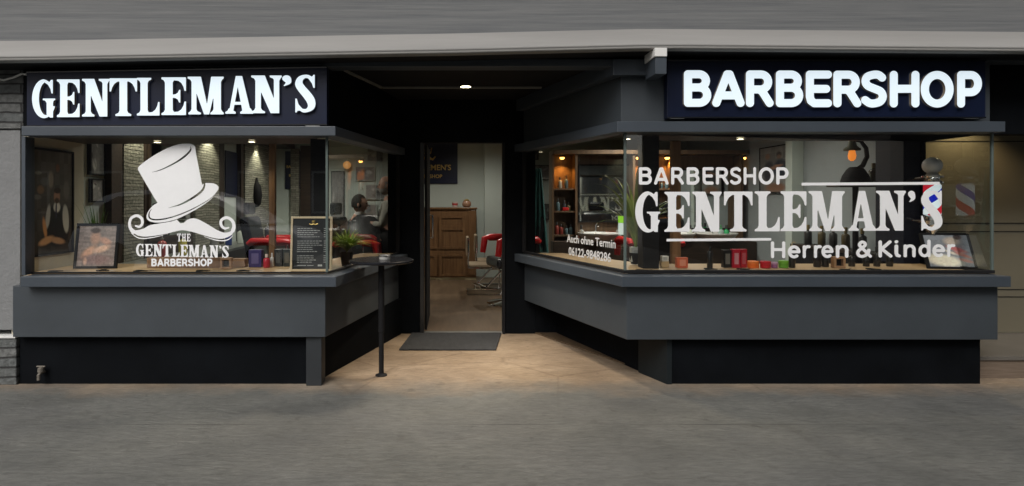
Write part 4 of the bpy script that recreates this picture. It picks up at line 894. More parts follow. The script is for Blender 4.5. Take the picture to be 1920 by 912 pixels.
# wooden reception cabinet
cbn = empty('wooden_cabinet', (-.2, 10.45, 0), 0, 'brown panelled wooden counter cabinet seen through the door', 'cabinet')
cx0, cx1 = -.95, X(893, 10.3)
P(MB().box(cx0, cx1, 10.30, 10.72, .06, 1.30).build('carcass', wood('cabinet_wood', (.10, .05, .022), (.20, .11, .05), .35, (14, 14, 1)), None, .004), cbn)
P(MB().box(cx0 - .02, cx1 + .02, 10.27, 10.73, 1.301, 1.335).build('top', MATS['cabinet_wood'], None, .004), cbn)
P(MB().box(cx0, cx1, 10.31, 10.72, .015, .059).build('toe_board', mat('pale_skirting', (.45, .40, .25), .5), None, 0), cbn)
for k, (a, c) in enumerate([(-.92, -.30), (-.26, .22)]):
    for (z0, z1) in ((.12, .44), (.62, .92), (1.0, 1.14)):
        b = MB(); b.box(a, c, 10.282, 10.299, z0 - .04, z0).box(a, c, 10.282, 10.299, z1, z1 + .04).box(a, a + .05, 10.282, 10.299, z0, z1).box(c - .05, c, 10.282, 10.299, z0, z1); P(b.build('panel_frame', MATS['cabinet_wood'], None), cbn)
P(MB().box(.27, cx1 - .01, 10.282, 10.299, .10, 1.28).build('corner_stile', MATS['cabinet_wood'], None, .002), cbn)
# ---------------------------------------------------------------- small goods
PM = {}
def cm(c, rough=.35):
    k = tuple(c)
    if k not in PM: PM[k] = mat('pack_%d' % len(PM), c, rough, var=.06)
    return PM[k]
def place(px, py, Yg):  # base point on a deck seen at photo pixel
    return (X(px, Yg), Yg)
def carton(px0, px1, h_, Y, z, col, label, cat='box', depth=.05, labcol=(.7, .7, .7), rz=0, group=None, window=False, m=None):
    x0, x1 = X(px0, Y), X(px1, Y); w_ = x1 - x0; t = empty('product_box', ((x0 + x1) / 2, Y, z), rz, label, cat, group)
    MB().box(-w_ / 2, w_ / 2, 0, depth, 0, h_).build('carton', m or cm(col), t, .0025)
    if labcol is not None: MB().box(-w_ * .28, w_ * .28, -.0015, -.0003, h_ * .2, h_ * .8).build('paper_label', cm(labcol), t)
    return t
def jar(px, r, h_, Y, z, col, capcol, label, cat='jar', group=None):
    t = empty('jar', (X(px, Y), Y, z), 0, label, cat, group)
    MB().lathe([(r * .9, 0), (r, .004), (r, h_ * .62), (r * .95, h_ * .64)], 20).build('body', cm(col), t, 0, True)
    MB().lathe([(r * 1.02, h_ * .65), (r * 1.02, h_ * .97), (r * .95, h_)], 20).build('lid', cm(capcol), t, 0, True)
    return t
def bottle(px, r, h_, Y, z, col, capcol, label, pump=False, group=None, tall=.62, x=None):
    t = empty('bottle', (x if x is not None else X(px, Y), Y, z), random.uniform(0, 3), label, 'bottle', group)
    MB().lathe([(r * .9, 0), (r, .005), (r, h_ * tall), (r * .8, h_ * (tall + .06)), (r * .35, h_ * (tall + .1)), (r * .35, h_ * (tall + .14))], 16).build('body', cm(col, .25), t, 0, True)
    b = MB(); z1 = h_ * (tall + .14)
    if pump: b.lathe([(r * .42, z1), (r * .42, z1 + .015), (r * .12, z1 + .017), (r * .12, h_ * .96)], 12); b.tube([(0, 0, h_ * .96), (r * 1.1, 0, h_ * .97), (r * 1.3, 0, h_ * .94)], r * .16)
    else: b.lathe([(r * .45, z1), (r * .45, h_ * .98), (r * .4, h_)], 12)
    b.build('cap', cm(capcol), t, 0, True); return t
DZ = .8885
GD = 'products in the left window'; GR = 'products in the right window'
# left window
t = carton(275, 417, .085, 4.82, DZ, (.36, .2, .09), 'long low wooden crate behind the small barbershop caption', 'crate', .08, None, 0, GD, m=WPOST)
t = empty('wooden_block', (X(423, 4.72), 4.72, DZ), .1, 'little open fronted wooden cube right of the long crate', 'block', GD)
MB().box(-.045, .045, 0, .06, 0, .018).box(-.045, .045, 0, .06, .077, .095).box(-.045, -.027, 0, .06, .018, .077).box(.027, .045, 0, .06, .018, .077).build('frame', wood('block_wood', (.32, .18, .10), (.45, .27, .15)), t, .002); MB().box(-.027, .027, .04, .058, .018, .077).build('back', BLACKM, t)
carton(434, 459, .072, 4.86, DZ, (.4, .24, .12), 'plain brown wooden box between the cube and the purple carton', 'box', .07, None, -.1, GD, m=MATS['block_wood'])
carton(466, 490, .15, 4.86, DZ, (.055, .045, .17), 'tall deep purple carton standing by the timber post', 'carton', .06, (.16, .14, .32), 0, GD)
bottle(500, .028, .115, 4.84, DZ, (.45, .03, .05), (.7, .55, .5), 'short red bottle right of the purple carton', False, GD)
bottle(510, .016, .12, 4.90, DZ, (.7, .7, .7), (.7, .7, .7), 'small white tube behind the red bottle', False, GD)
carton(514, 529, .15, 4.92, DZ, (.03, .032, .035), 'dark carton beside the white tube', 'carton', .05, (.09, .09, .09), 0, GD)
carton(530, 545, .15, 4.92, DZ, (.025, .03, .03), 'dark carton half hidden by the price board', 'carton', .05, (.12, .11, .09), 0, GD)
# price board
pb = empty('price_board', (X(583, 4.60), 4.60, DZ), 0, 'black price list in a pale wooden frame at the left window corner', 'price board'); pb.rotation_euler = (R(-5), 0, R(2))
pw, ph = .335, .445
b = MB(); f_ = .016; b.box(-pw / 2, pw / 2, -.012, .012, 0, f_).box(-pw / 2, pw / 2, -.012, .012, ph - f_, ph).box(-pw / 2, -pw / 2 + f_, -.012, .012, f_, ph - f_).box(pw / 2 - f_, pw / 2, -.012, .012, f_, ph - f_); b.build('frame', WFRAME, pb)
MB().box(-pw / 2 + f_, pw / 2 - f_, -.002, .010, f_, ph - f_).build('slate', mat('slate_black', (.012, .013, .014), .35), pb)
rows = MB(); rng = random.Random(3)
for k in range(17):
    z_ = .345 - k * .0172
    if k == 5 or k == 12: continue
    x_ = -.115
    wtot = rng.uniform(.08, .15)
    while wtot > 0:
        ww = rng.uniform(.012, .03); rows.box(x_, x_ + ww, -.0032, -.0022, z_, z_ + .0042); x_ += ww + .005; wtot -= ww
    rows.box(.10, .10 + rng.uniform(.018, .03), -.0032, -.0022, z_, z_ + .0042)
rows.box(-.11, -.04, -.0032, -.0022, .043, .047).box(-.03, .02, -.0032, -.0022, .043, .047).box(.055, .09, -.0032, -.0022, .038, .052)
rows.build('price_lines', mat('chalk_white', (.45, .45, .43), .6), pb)
lg = MB(); lg.lathe([(.014, .395), (.014, .41), (.012, .412)], 14, (.015, -.002, 0)).tube([(-.02, -.004, .385), (-.0, -.004, .378), (.015, -.004, .383), (.03, -.004, .378), (.05, -.004, .385)], .004).build('crest', GOLD, pb)
# scissors
def scissors(px, Y, rz, label, group, z=DZ):
    t = empty('scissors', (X(px, Y), Y, z), rz, label, 'scissors', group)
    for s in (-1, 1):
        MB().hull8([(-.004 * s, -.004, .003 + .002 * s), (.10, .020 * s - .003, .003 + .002 * s), (.102, .020 * s + .002, .004 + .002 * s), (0, .006, .004 + .002 * s)], [(-.004 * s, -.004, .006 + .002 * s), (.10, .020 * s - .003, .006 + .002 * s), (.102, .020 * s + .002, .006 + .002 * s), (0, .006, .007 + .002 * s)]).build('blade', CHROME, t)
        MB().tube([(0, 0, .005)] + [(-.075 + .024 * math.cos(a_ / 9 * 6.28), -.022 * s + .016 * math.sin(a_ / 9 * 6.28), .006) for a_ in range(10)], .0042, 6).build('handle', BLACKM, t, 0, True)
    return t
for i, (px_, rz, lb) in enumerate([(118, .5, 'scissors below the tall barber poster'), (205, -.2, 'scissors at the foot of the framed photo'), (277, .1, 'scissors left of the long wooden crate'), (393, .35, 'scissors in front of the long wooden crate'), (468, -.15, 'scissors before the purple carton')]):
    scissors(px_, 4.575 + .02 * (i % 2), rz, lb, 'scissors laid out in the left window')
for i, (px_, Y_, rz, lb) in enumerate([(1215, 4.62, .3, 'scissors beside the foot of the black column'), (1345, 4.68, -.2, 'scissors before the slim black tube'), (1405, 4.68, .2, 'scissors before the red and orange jars'), (1458, 4.56, .05, 'scissors lying closest to the right pane'), (1592, 4.66, .6, 'scissors below the open wooden cube at right'), (1652, 4.66, -.4, 'scissors nearest the tilted framed photo')]):
    scissors(px_, Y_, rz, lb, 'scissors laid out in the right window', DZ + .001)
# right window
Dz = DZ + .001
carton(1184, 1204, .13, 5.0, Dz + .03, (.36, .37, .35), 'pale grey box left of the black column', 'box', .06, (.28, .28, .27), 0, GR)
carton(1240, 1255, .05, 4.84, Dz, (.5, .36, .2), 'small wooden block under a white carton', 'block', .05, None, 0, GR)
carton(1241, 1254, .045, 4.845, Dz + .0515, (.7, .69, .64), 'small white carton stacked on a wooden block', 'carton', .04, (.5, .5, .48), 0, GR)
carton(1270, 1290, .088, 4.80, Dz, (.62, .13, .06), 'orange red square carton in the right window', 'carton', .05, (.75, .3, .2), 0, GR)
bottle(1331, .024, .178, 4.80, Dz, (.02, .02, .02), (.02, .02, .02), 'slim black tube with a pale label', False, GR, .75)
carton(1357, 1372, .15, 4.82, Dz, (.012, .012, .012), 'narrow black carton left of the red ones', 'carton', .05, (.16, .15, .13), 0, GR)
carton(1374, 1388, .158, 4.80, Dz, (.42, .01, .03), 'left one of the paired tall red cartons', 'carton', .05, (.55, .25, .28), 0, GR)
carton(1389, 1401, .158, 4.815, Dz, (.36, .008, .02), 'right one of the paired tall red cartons', 'carton', .05, (.45, .1, .12), 0, GR)
jar(1412, .045, .06, 4.80, Dz, (.75, .14, .02), (.8, .2, .04), 'flat bright orange tub next to the red cartons', group=GR)
jar(1435, .042, .058, 4.80, Dz, (.45, .01, .02), (.5, .015, .03), 'flat crimson tub between orange and lilac ones', group=GR)
jar(1452, .026, .05, 4.80, Dz, (.30, .12, .28), (.5, .3, .46), 'small lilac tub left of the green one', group=GR)
jar(1469, .038, .062, 4.81, Dz, (.12, .33, .03), (.16, .42, .04), 'flat lime green tub', group=GR)
bottle(1485, .026, .225, 4.82, Dz, (.015, .015, .015), (.65, .55, .35), 'black pump bottle with gold cap beside the green tub', True, GR)
bottle(1532, .030, .20, 4.88, Dz, (.012, .012, .014), (.02, .02, .02), 'left one of the dark pump bottle pair', True, GR)
bottle(1547, .030, .19, 4.89, Dz, (.012, .012, .014), (.02, .02, .02), 'right one of the dark pump bottle pair', True, GR)
t = empty('wooden_block', (X(1575, 4.78), 4.78, Dz), -.15, 'little open fronted wooden cube between dark bottles', 'block', GR)
MB().box(-.045, .045, 0, .06, 0, .018).box(-.045, .045, 0, .06, .077, .095).box(-.045, -.027, 0, .06, .018, .077).box(.027, .045, 0, .06, .018, .077).build('frame', MATS['block_wood'], t, .002); MB().box(-.027, .027, .04, .058, .018, .077).build('back', BLACKM, t)
for i, (px_, h_) in enumerate([(1597, .13), (1624, .12), (1644, .17), (1668, .14)]):
    bottle(px_, .026, h_, 4.92, Dz, (.015, .014, .013), (.02, .02, .02) if i != 1 else (.4, .25, .12), ['short dark bottle right of the open cube', 'dark bottle with copper cap', 'tall dark bottle behind the scissors', 'dark bottle nearest the tilted photo'][i], False, GR)
# goods on counters
bottle(0, .045, .22, 5.85, 1.631, (.06, .055, .03), (.2, .18, .1), 'olive bottle on the small ledge beside the amber lamp', False, x=X(1604, 5.85) + .19)
GS = 'bottles and tubs on the shelves'
rng = random.Random(11)
for k, (a, nm) in enumerate([(1044, .945), (1052, .945), (1062, .945), (1070, .945), (1046, 1.305), (1058, 1.305), (1066, 1.305), (1050, 1.645), (1062, 1.645), (1198, 1.645), (1214, 1.645), (1240, 1.645), (1250, 1.645), (1200, 1.305), (1212, 1.305)]):
    c = rng.choice([(.05, .05, .06), (.3, .25, .12), (.18, .2, .22), (.25, .05, .04), (.1, .16, .18), (.4, .38, .3)])
    bottle(a, .03, rng.uniform(.12, .2), 8.58, nm + .001, c, (.05, .05, .05), 'toiletry bottle on the shelves of the wooden unit', False, GS)
rb = T(MB().box(X(1054, 8.55), X(1066, 8.55), 8.52, 8.62, 1.3065 + .0, 1.3065 + .05).build('red_tin', RED, None, .01), 'small red tin on a shelf of the wooden unit', 'tin')
for k, (x_, y_, c) in enumerate([(-3.15, 7.9, (.02, .05, .22)), (-3.12, 8.25, (.55, .6, .55)), (-3.08, 8.7, (.06, .35, .12)), (-3.15, 9.0, (.4, .42, .42)), (-3.1, 9.4, (.05, .05, .06)), (-3.15, 9.8, (.3, .32, .3)), (-3.1, 7.3, (.2, .2, .2)), (-3.12, 6.5, (.5, .45, .1)), (-3.1, 6.0, (.5, .1, .1))]):
    bottle(0, .045, .22 + .03 * (k % 3), y_, .836, c, (.03, .03, .03) if k % 2 else (.5, .5, .5), 'toiletry bottle standing on the left styling counter', k % 2 == 0, 'bottles on the left counter', x=x_)
for k, (px_, c) in enumerate([(1294, (.5, .55, .5)), (1362, (.05, .4, .15)), (1352, (.4, .5, .48)), (1160, (.3, .35, .33)), (1090, (.3, .3, .28))]):
    bottle(px_, .04, .24, 8.33, .862, c, (.05, .45, .12) if k == 2 else (.05, .05, .05), 'toiletry bottle standing between the wash basins', k == 2, 'bottles at the basins')
for k, y_ in enumerate([5.9, 6.15, 6.35, 6.55, 6.8]):
    bottle(0, .04, .24, y_, .931, (.10, .08, .04) if k % 2 else (.03, .03, .03), (.2, .15, .06), 'dark bottle on the low shelf by the grey wall', False, 'bottles by the grey wall', x=4.28)
tn = empty('glass_jar', (X(875, 10.45), 10.42, 1.336), 0, 'round glass jar of sweets on the wooden cabinet', 'jar')
MB().lathe([(.05, 0), (.08, .03), (.085, .08), (.06, .12)], 16).build('body', mat('copper_sweets', (.35, .2, .13), .25), tn, 0, True); MB().lathe([(.05, .121), (.055, .14), (.01, .155)], 16).build('lid', GOLD, tn, 0, True)
tn = empty('paper_cup', (X(853, 10.45), 10.42, 1.336), 0, 'red and white cup on the wooden cabinet', 'cup')
MB().lathe([(.045, 0), (.055, .10)], 16).build('body', cm((.6, .5, .46)), tn, 0, True); MB().lathe([(.053, .04), (.056, .075)], 16, cap=False).build('band', cm((.4, .04, .04)), tn, 0, True)
# ---------------------------------------------------------------- barber pole
bpx, bpy_ = X(1748, 4.86), 4.86
bp = empty('barber_pole', (bpx, bpy_, 1.18), 0, 'red white and blue barber pole with white globe in the right window', 'barber pole')
def pole_mat():
    m = bpy.data.materials.new('pole_stripes'); m.use_nodes = True; t = m.node_tree; b = t.nodes['Principled BSDF']; L = t.links.new
    tc = t.nodes.new('ShaderNodeTexCoord'); sp = t.nodes.new('ShaderNodeSeparateXYZ'); L(tc.outputs['Object'], sp.inputs[0])
    at = t.nodes.new('ShaderNodeMath'); at.operation = 'ARCTAN2'; L(sp.outputs[1], at.inputs[0]); L(sp.outputs[0], at.inputs[1])
    dv_ = t.nodes.new('ShaderNodeMath'); dv_.operation = 'DIVIDE'; L(at.outputs[0], dv_.inputs[0]); dv_.inputs[1].default_value = -2 * math.pi
    ma = t.nodes.new('ShaderNodeMath'); ma.operation = 'MULTIPLY_ADD'; L(sp.outputs[2], ma.inputs[0]); ma.inputs[1].default_value = 3.4; L(dv_.outputs[0], ma.inputs[2])
    fr = t.nodes.new('ShaderNodeMath'); fr.operation = 'FRACT'; L(ma.outputs[0], fr.inputs[0])
    r = t.nodes.new('ShaderNodeValToRGB'); r.color_ramp.interpolation = 'CONSTANT'; e_ = r.color_ramp.elements
    e_[0].color = (.75, .85, .9, 1); e_[1].position = .26; e_[1].color = (.01, .02, .45, 1)
    for p_, c_ in ((.48, (.75, .85, .9, 1)), (.74, (.6, .02, .04, 1))): q = e_.new(p_); q.color = c_
    L(fr.outputs[0], r.inputs[0]); L(r.outputs[0], b.inputs['Base Color']); L(r.outputs[0], b.inputs['Emission Color']); b.inputs['Emission Strength'].default_value = .55; b.inputs['Roughness'].default_value = .1
    return m
MB().lathe([(.055, .16), (.062, .165), (.062, .415), (.055, .42)], 32).build('striped_cylinder', pole_mat(), bp, 0, True)
MB().lathe([(.0, -.02), (.02, -.015), (.025, .01), (.045, .03), (.05, .06), (.07, .08), (.072, .11), (.06, .12), (.075, .135), (.075, .15), (.06, .16)], 28, cap=False).build('lower_mount', CHROME, bp, 0, True)
MB().lathe([(.058, .42), (.078, .43), (.08, .445), (.06, .455), (.052, .47), (.078, .48), (.082, .495), (.062, .505), (.045, .515), (.03, .53)], 28, cap=False).build('upper_mount', CHROME, bp, 0, True)
MB().ball((0, 0, .585), .072, sub=3).build('globe', mat('frosted_globe', (.75, .75, .74), .3), bp, 0, True)
MB().tube([(0, .05, .10), (.02, .2, .10), (.05, .32, .12)], .016).tube([(0, .05, .48), (.02, .2, .48), (.05, .32, .46)], .016).build('wall_bracket', CHROME, bp, 0, True)
# ---------------------------------------------------------------- plants
def plant(name, loc, label, n, length, w_, m, lean=1.0, pot_r=.07, pot_h=.1, seed=1, cat='plant', up=.9, potm=None, cv_=1.1):
    rng = random.Random(seed); t = empty(name, loc, 0, label, cat)
    MB().lathe([(pot_r * .7, 0), (pot_r, pot_h), (pot_r * .9, pot_h), (pot_r * .85, pot_h * .85)], 20).build('pot', potm or BLACKM, t, 0, True)
    b = MB()
    for k in range(n):
        a = rng.uniform(0, 6.28); l = length * rng.uniform(.6, 1.1); e_ = rng.uniform(.35, 1.0) * lean; pts = []
        for i in range(8):
            f = i / 7; r_h = l * e_ * (f ** cv_); zz_ = l * (up * f - .75 * e_ * f ** (cv_ + .9))
            pts.append((math.cos(a) * r_h, math.sin(a) * r_h, pot_h + zz_))
        b.ribbon(pts, w_ * rng.uniform(.7, 1.2))
    b.build('leaves', m, t); return t
plant('potted_plant', (X(183, 4.98), 4.98, DZ), 'spiky potted plant behind the framed photo at the far left', 17, .42, .011, LEAF, .55, .06, .09, 2, up=1.35)
t = plant('potted_fern', (X(650, 4.96), 4.96, DZ), 'yellow green fern beside the price board', 170, .26, .013, LEAF2, 1.1, .06, .12, 5, up=1.1)
plant('potted_palm', (X(1192, 5.03), 5.03, DZ + .01), 'slender green palm arching behind the corner of the right window', 34, .88, .022, mat('palm_green', (.13, .19, .03), .45, var=.35, scale=9), 1.0, .06, .10, 9, up=1.15, cv_=1.7)
# ---------------------------------------------------------------- seats
def barber_chair(loc, rz, label):
    t = empty('barber_chair', loc, rz, label, 'barber chair', 'red and black barber chairs')
    MB().lathe([(.33, 0), (.33, .015), (.28, .035), (.10, .06), (.05, .08)], 36).build('base', CHROME, t, 0, True)
    MB().lathe([(.055, .08), (.055, .30), (.04, .305), (.04, .50)], 20).build('piston', CHROME, t, 0, True)
    MB().box(-.27, .27, -.28, .26, .52, .66).build('seat', BLACK, t, .04)
    o = MB().box(-.27, .27, -.06, .06, 0, .58).build('backrest', BLACK, t, .04); o.location = (0, .28, .66); o.rotation_euler = (R(-12), 0, 0)
    MB().box(-.14, .14, .36, .44, 1.26, 1.42).build('headrest', BLACK, t, .03)
    for s in (-1, 1):
        MB().tube([(s * .33, -.30, .70), (s * .33, -.27, .90), (s * .33, -.20, .915), (s * .33, .26, .915), (s * .33, .30, .88)], [.04, .05, .052, .048, .035], 12).build('armrest', RED, t, 0, True)
        MB().tube([(s * .33, .0, .90), (s * .33, .0, .60), (s * .22, .0, .56)], .018).build('arm_post', CHROME, t, 0, True)
    MB().tube([(-.2, -.2, .5), (-.2, -.42, .28), (.2, -.42, .28), (.2, -.2, .5)], .014).box(-.2, .2, -.50, -.40, .27, .285).build('footrest', CHROME, t)
    return t
c1 = barber_chair((.80, 7.9, .015), R(-75), 'red and black barber chair seen through the open door')
c2 = copy_tree(c1); c2.location = (-1.15, 7.35, .015); c2.rotation_euler = (0, 0, R(80)); c2['label'] = 'red and black barber chair under the seated customer'
c3 = copy_tree(c1); c3.location = (2.6, 7.5, .015); c3.rotation_euler = (0, 0, R(180)); c3['label'] = 'red and black barber chair facing the wash basins'
c4 = copy_tree(c1); c4.location = (-2.35, 7.6, .015); c4.rotation_euler = (0, 0, R(90)); c4['label'] = 'red and black barber chair at the left styling counter'
def waiting_chair(loc, rz, label):
    t = empty('cantilever_chair', loc, rz, label, 'chair', 'waiting chairs')
    MB().box(-.24, .24, -.24, .24, .40, .47).build('seat', mat('beige_fabric', (.26, .20, .13), .85), t, .03)
    MB().box(-.23, .23, .22, .27, .58, .88).build('backrest', MATS['beige_fabric'], t, .02)
    for s in (-1, 1): MB().tube([(s * .25, .24, .88), (s * .25, .24, .42), (s * .25, -.22, .40), (s * .25, -.27, .37), (s * .25, -.27, .04), (s * .25, -.24, .014), (s * .25, .26, .014)], .012).build('frame_tube', CHROME, t, 0, True)
    MB().tube([(-.25, .26, .014), (.25, .26, .014)], .012).build('cross_tube', CHROME, t, 0, True); return t
w1 = waiting_chair((.47, 8.85, .015), R(90), 'nearer beige chair on bent tube legs behind the red barber chair')
w2 = copy_tree(w1); w2.location = (.62, 9.45, .015); w2['label'] = 'farther beige chair on bent tube legs near the pale pier'
# hanging capes
cp = MB()
for k in range(9):
    a0, a1 = k / 9, (k + 1) / 9
    d0, d1 = .04 * math.sin(k * 2.1), .04 * math.sin((k + 1) * 2.1)
    cp.hull8([(a0 * .28, d0, 0), (a1 * .28, d1, 0), (a1 * .28, d1 + .02, 0), (a0 * .28, d0 + .02, 0)], [(.14 + (a0 - .5) * .08, d0 * .3, 1.15), (.14 + (a1 - .5) * .08, d1 * .3, 1.15), (.14 + (a1 - .5) * .08, d1 * .3 + .02, 1.15), (.14 + (a0 - .5) * .08, d0 * .3 + .02, 1.15)])
o = cp.build('salon_cape', mat('teal_cloth', (.02, .09, .085), .7, var=.5, scale=14, stretch=(8, 1, 1)), None, 0); o.location = (1.03, 7.75, .75); T(o, 'dark teal cape hanging at the inner end of the angled right pane', 'cape')
# ---------------------------------------------------------------- people
def skin_obj(name, verts, edges, radii, m, parent, root=0, sub=2):
    bm = bmesh.new(); ly = bm.verts.layers.skin.verify(); vs = [bm.verts.new(v) for v in verts]
    for a, b in edges: bm.edges.new((vs[a], vs[b]))
    for v, r in zip(vs, radii): v[ly].radius = (r if isinstance(r, tuple) else (r, r))
    bm.verts.ensure_lookup_table(); vs[root][ly].use_root = True
    me = bpy.data.meshes.new(name); bm.to_mesh(me); bm.free(); o = link(name, me, m, parent)
    md = o.modifiers.new('skin', 'SKIN'); md.use_smooth_shade = True; s = o.modifiers.new('sub', 'SUBSURF'); s.levels = s.render_levels = sub
    return o
def hand(V, E, RR, wrist_i, d_, side, palmn):
    """adds a palm and five fingers after vertex wrist_i, pointing along d_"""
    w0 = Vector(V[wrist_i]); d_ = Vector(d_).normalized(); n = Vector(palmn).normalized(); s = d_.cross(n) * side
    pi = len(V); V.append(tuple(w0 + d_ * .055)); E.append((wrist_i, pi)); RR.append((.032, .016))
    for k, (off, l) in enumerate([(-.028, .062), (-.010, .074), (.009, .070), (.026, .055)]):
        a = w0 + d_ * .085 + s * off; b = a + d_ * l * .55 - n * .008; c = b + d_ * l * .4 - n * .024
        i = len(V); V += [tuple(a), tuple(b), tuple(c)]; E += [(pi, i), (i, i + 1), (i + 1, i + 2)]; RR += [.0095, .0085, .007]
    a = w0 + d_ * .03 + s * -.04; b = a + d_ * .03 - s * .02 - n * .01; c = b + d_ * .028 - n * .01
    i = len(V); V += [tuple(a), tuple(b), tuple(c)]; E += [(pi, i), (i, i + 1), (i + 1, i + 2)]; RR += [.012, .010, .008]
def head_mesh(parent, c, yaw, hair_m, bald=False, beard=False, skin=SKIN):
    t = bpy.data.objects.new('head_shape', None)
    b = MB(); b.ball((0, 0, 0), .1, .78, .98, 1.18, 3)
    for v in b.bm.verts:
        if v.co.z < -.03: k = (-.03 - v.co.z) / .09; v.co.x *= 1 - .28 * k; v.co.y *= 1 - .12 * k
        if v.co.y < -.07 and abs(v.co.x) < .03 and -.03 < v.co.z < .03: pass
    b.hull8([(-.014, -.085, -.032), (.014, -.085, -.032), (.006, -.09, .015), (-.006, -.09, .015)], [(-.010, -.118, -.034), (.010, -.118, -.034), (.004, -.10, .012), (-.004, -.10, .012)])
    for s in (-1, 1): b.ball((s * .08, .01, -.01), .022, .4, .8, 1.4, 2)
    for o_ in (b.build('head', skin, parent, 0, True),):
        o_.location = c; o_.rotation_euler = (0, 0, yaw); hd_ = o_
    e_ = MB()
    for s in (-1, 1): e_.ball((s * .030, -.086, .005), .010)
    e_.build('eyes', mat('eye_dark', (.03, .02, .02), .2), hd_, 0, True)
    MB().ball((0, -.088, -.058), .02, 1.2, .5, .3).build('mouth', mat('lip', (.30, .12, .10), .5), hd_, 0, True)
    hb = MB(); hb.ball((0, .012, .012), .106, .80, .98, 1.16, 3)
    dele = [v for v in hb.bm.verts if (v.co.y < -.035 and v.co.z < .07) or v.co.z < -.05 or (bald and v.co.z > .055)]
    bmesh.ops.delete(hb.bm, geom=dele, context='VERTS'); hb.build('hair', hair_m, hd_, 0, True)
    if beard:
        bb = MB(); bb.ball((0, -.01, -.045), .098, .76, .93, .85, 3); bmesh.ops.delete(bb.bm, geom=[v for v in bb.bm.verts if v.co.z > -.04 or v.co.y > .02], context='VERTS'); bb.build('beard', hair_m, hd_, 0, True)
    return hd_
# standing barber: faces -X (towards the customer)
HG = mat('grey_hair', (.30, .29, .27), .8); HD = mat('dark_hair', (.02, .015, .012), .8)
SHIRT = mat('pale_shirt', (.34, .33, .28), .8); TROU = mat('dark_trousers', (.012, .012, .014), .8)
px_, py_ = X(731, 7.35), 7.35
pr = empty('person', (px_, py_, .015), 0, 'balding man in pale shirt and dark vest standing beside the customer', 'person')
V = [(0, 0, .98), (0, 0, 1.14), (0, 0, 1.34), (-.01, 0, 1.46), (-.02, 0, 1.52)]; E = [(0, 1), (1, 2), (2, 3), (3, 4)]; RR = [(.15, .12), (.15, .11), (.17, .12), (.08, .08), (.055, .055)]
for s in (-1, 1):
    i = len(V); V += [(0, s * .10, .90), (-.02, s * .11, .50), (.02, s * .12, .09), (-.13, s * .13, .035)]; E += [(0, i), (i, i + 1), (i + 1, i + 2), (i + 2, i + 3)]; RR += [.095, .062, .042, .035]
for s in (-1, 1):
    i = len(V); V += [(-.01, s * .17, 1.39), (-.07, s * .24, 1.13), (-.28, s * .13, 1.16)]; E += [(2, i), (i, i + 1), (i + 1, i + 2)]; RR += [.060, .044, .030]
    hand(V, E, RR, i + 2, (-1, -s * .1, .15), s, (0, 0, 1))
bd = skin_obj('body', V, E, RR, SKIN, pr)
# clothing
def cloth(name, verts, edges, radii, m): return skin_obj(name, verts, edges, radii, m, pr)
cloth('shirt', [(0, 0, 1.0), (0, 0, 1.14), (0, 0, 1.34), (-.01, 0, 1.45), (-.01, .17, 1.39), (-.07, .24, 1.13), (-.2, .17, 1.15), (-.01, -.17, 1.39), (-.07, -.24, 1.13), (-.2, -.17, 1.15)], [(0, 1), (1, 2), (2, 3), (2, 4), (4, 5), (5, 6), (2, 7), (7, 8), (8, 9)], [(.165, .135), (.165, .125), (.185, .135), .085, .072, .056, .045, .072, .056, .045], SHIRT)
cloth('vest', [(.01, 0, 1.02), (.01, 0, 1.14), (.012, 0, 1.30), (.01, 0, 1.38)], [(0, 1), (1, 2), (2, 3)], [(.172, .142), (.172, .132), (.19, .142), (.15, .11)], TROU)
cloth('trousers', [(0, 0, .99), (0, .10, .90), (-.02, .11, .50), (.02, .12, .10), (0, -.10, .90), (-.02, -.11, .50), (.02, -.12, .10)], [(0, 1), (1, 2), (2, 3), (0, 4), (4, 5), (5, 6)], [(.165, .13), .108, .075, .06, .108, .075, .06], TROU)
head_mesh(pr, (-.05, 0, 1.645), R(-75), HG, True, True)
# seated customer in a black cape
cu = empty('person', (-1.15, 7.35, .015), R(80), 'customer wrapped in a black cape sitting in the barber chair', 'person')
V = [(0, .08, .76), (0, .12, 1.0), (0, .13, 1.16), (0, .10, 1.24), (0, .09, 1.29)]; E = [(0, 1), (1, 2), (2, 3), (3, 4)]; RR = [(.16, .13), (.15, .11), (.17, .11), (.08, .07), (.055, .055)]
for s in (-1, 1):
    i = len(V); V += [(s * .10, .0, .76), (s * .11, -.36, .74), (s * .10, -.40, .36), (s * .10, -.50, .31)]; E += [(0, i), (i, i + 1), (i + 1, i + 2), (i + 2, i + 3)]; RR += [.085, .06, .042, .034]
for s in (-1, 1):
    i = len(V); V += [(s * .18, .12, 1.13), (s * .26, .06, .96), (s * .27, -.17, .985)]; E += [(2, i), (i, i + 1), (i + 1, i + 2)]; RR += [.055, .042, .03]
    hand(V, E, RR, i + 2, (0, -1, -.05), s, (0, 0, 1))
skin_obj('body', V, E, RR, SKIN, cu)
cb2 = MB(); cb2.lathe([(.40, .64), (.40, .80), (.36, .98), (.29, 1.12), (.14, 1.23), (.07, 1.27)], 28, (0, .02, 0), cap=False)
for v in cb2.bm.verts:
    if v.co.z < 1.0: v.co.y += -.12 if v.co.y < 0 else 0; v.co.x *= 1.0 + .04 * math.sin(v.co.y * 40)
cb2.build('cape', mat('black_cape', (.010, .010, .012), .5), cu, 0, True)
MB().lathe([(.068, 1.262), (.07, 1.30), (.066, 1.302)], 20, (0, .075, 0), cap=False).build('neck_strip', WHITEP, cu, 0, True)
head_mesh(cu, (0, .07, 1.40), R(10), HD)
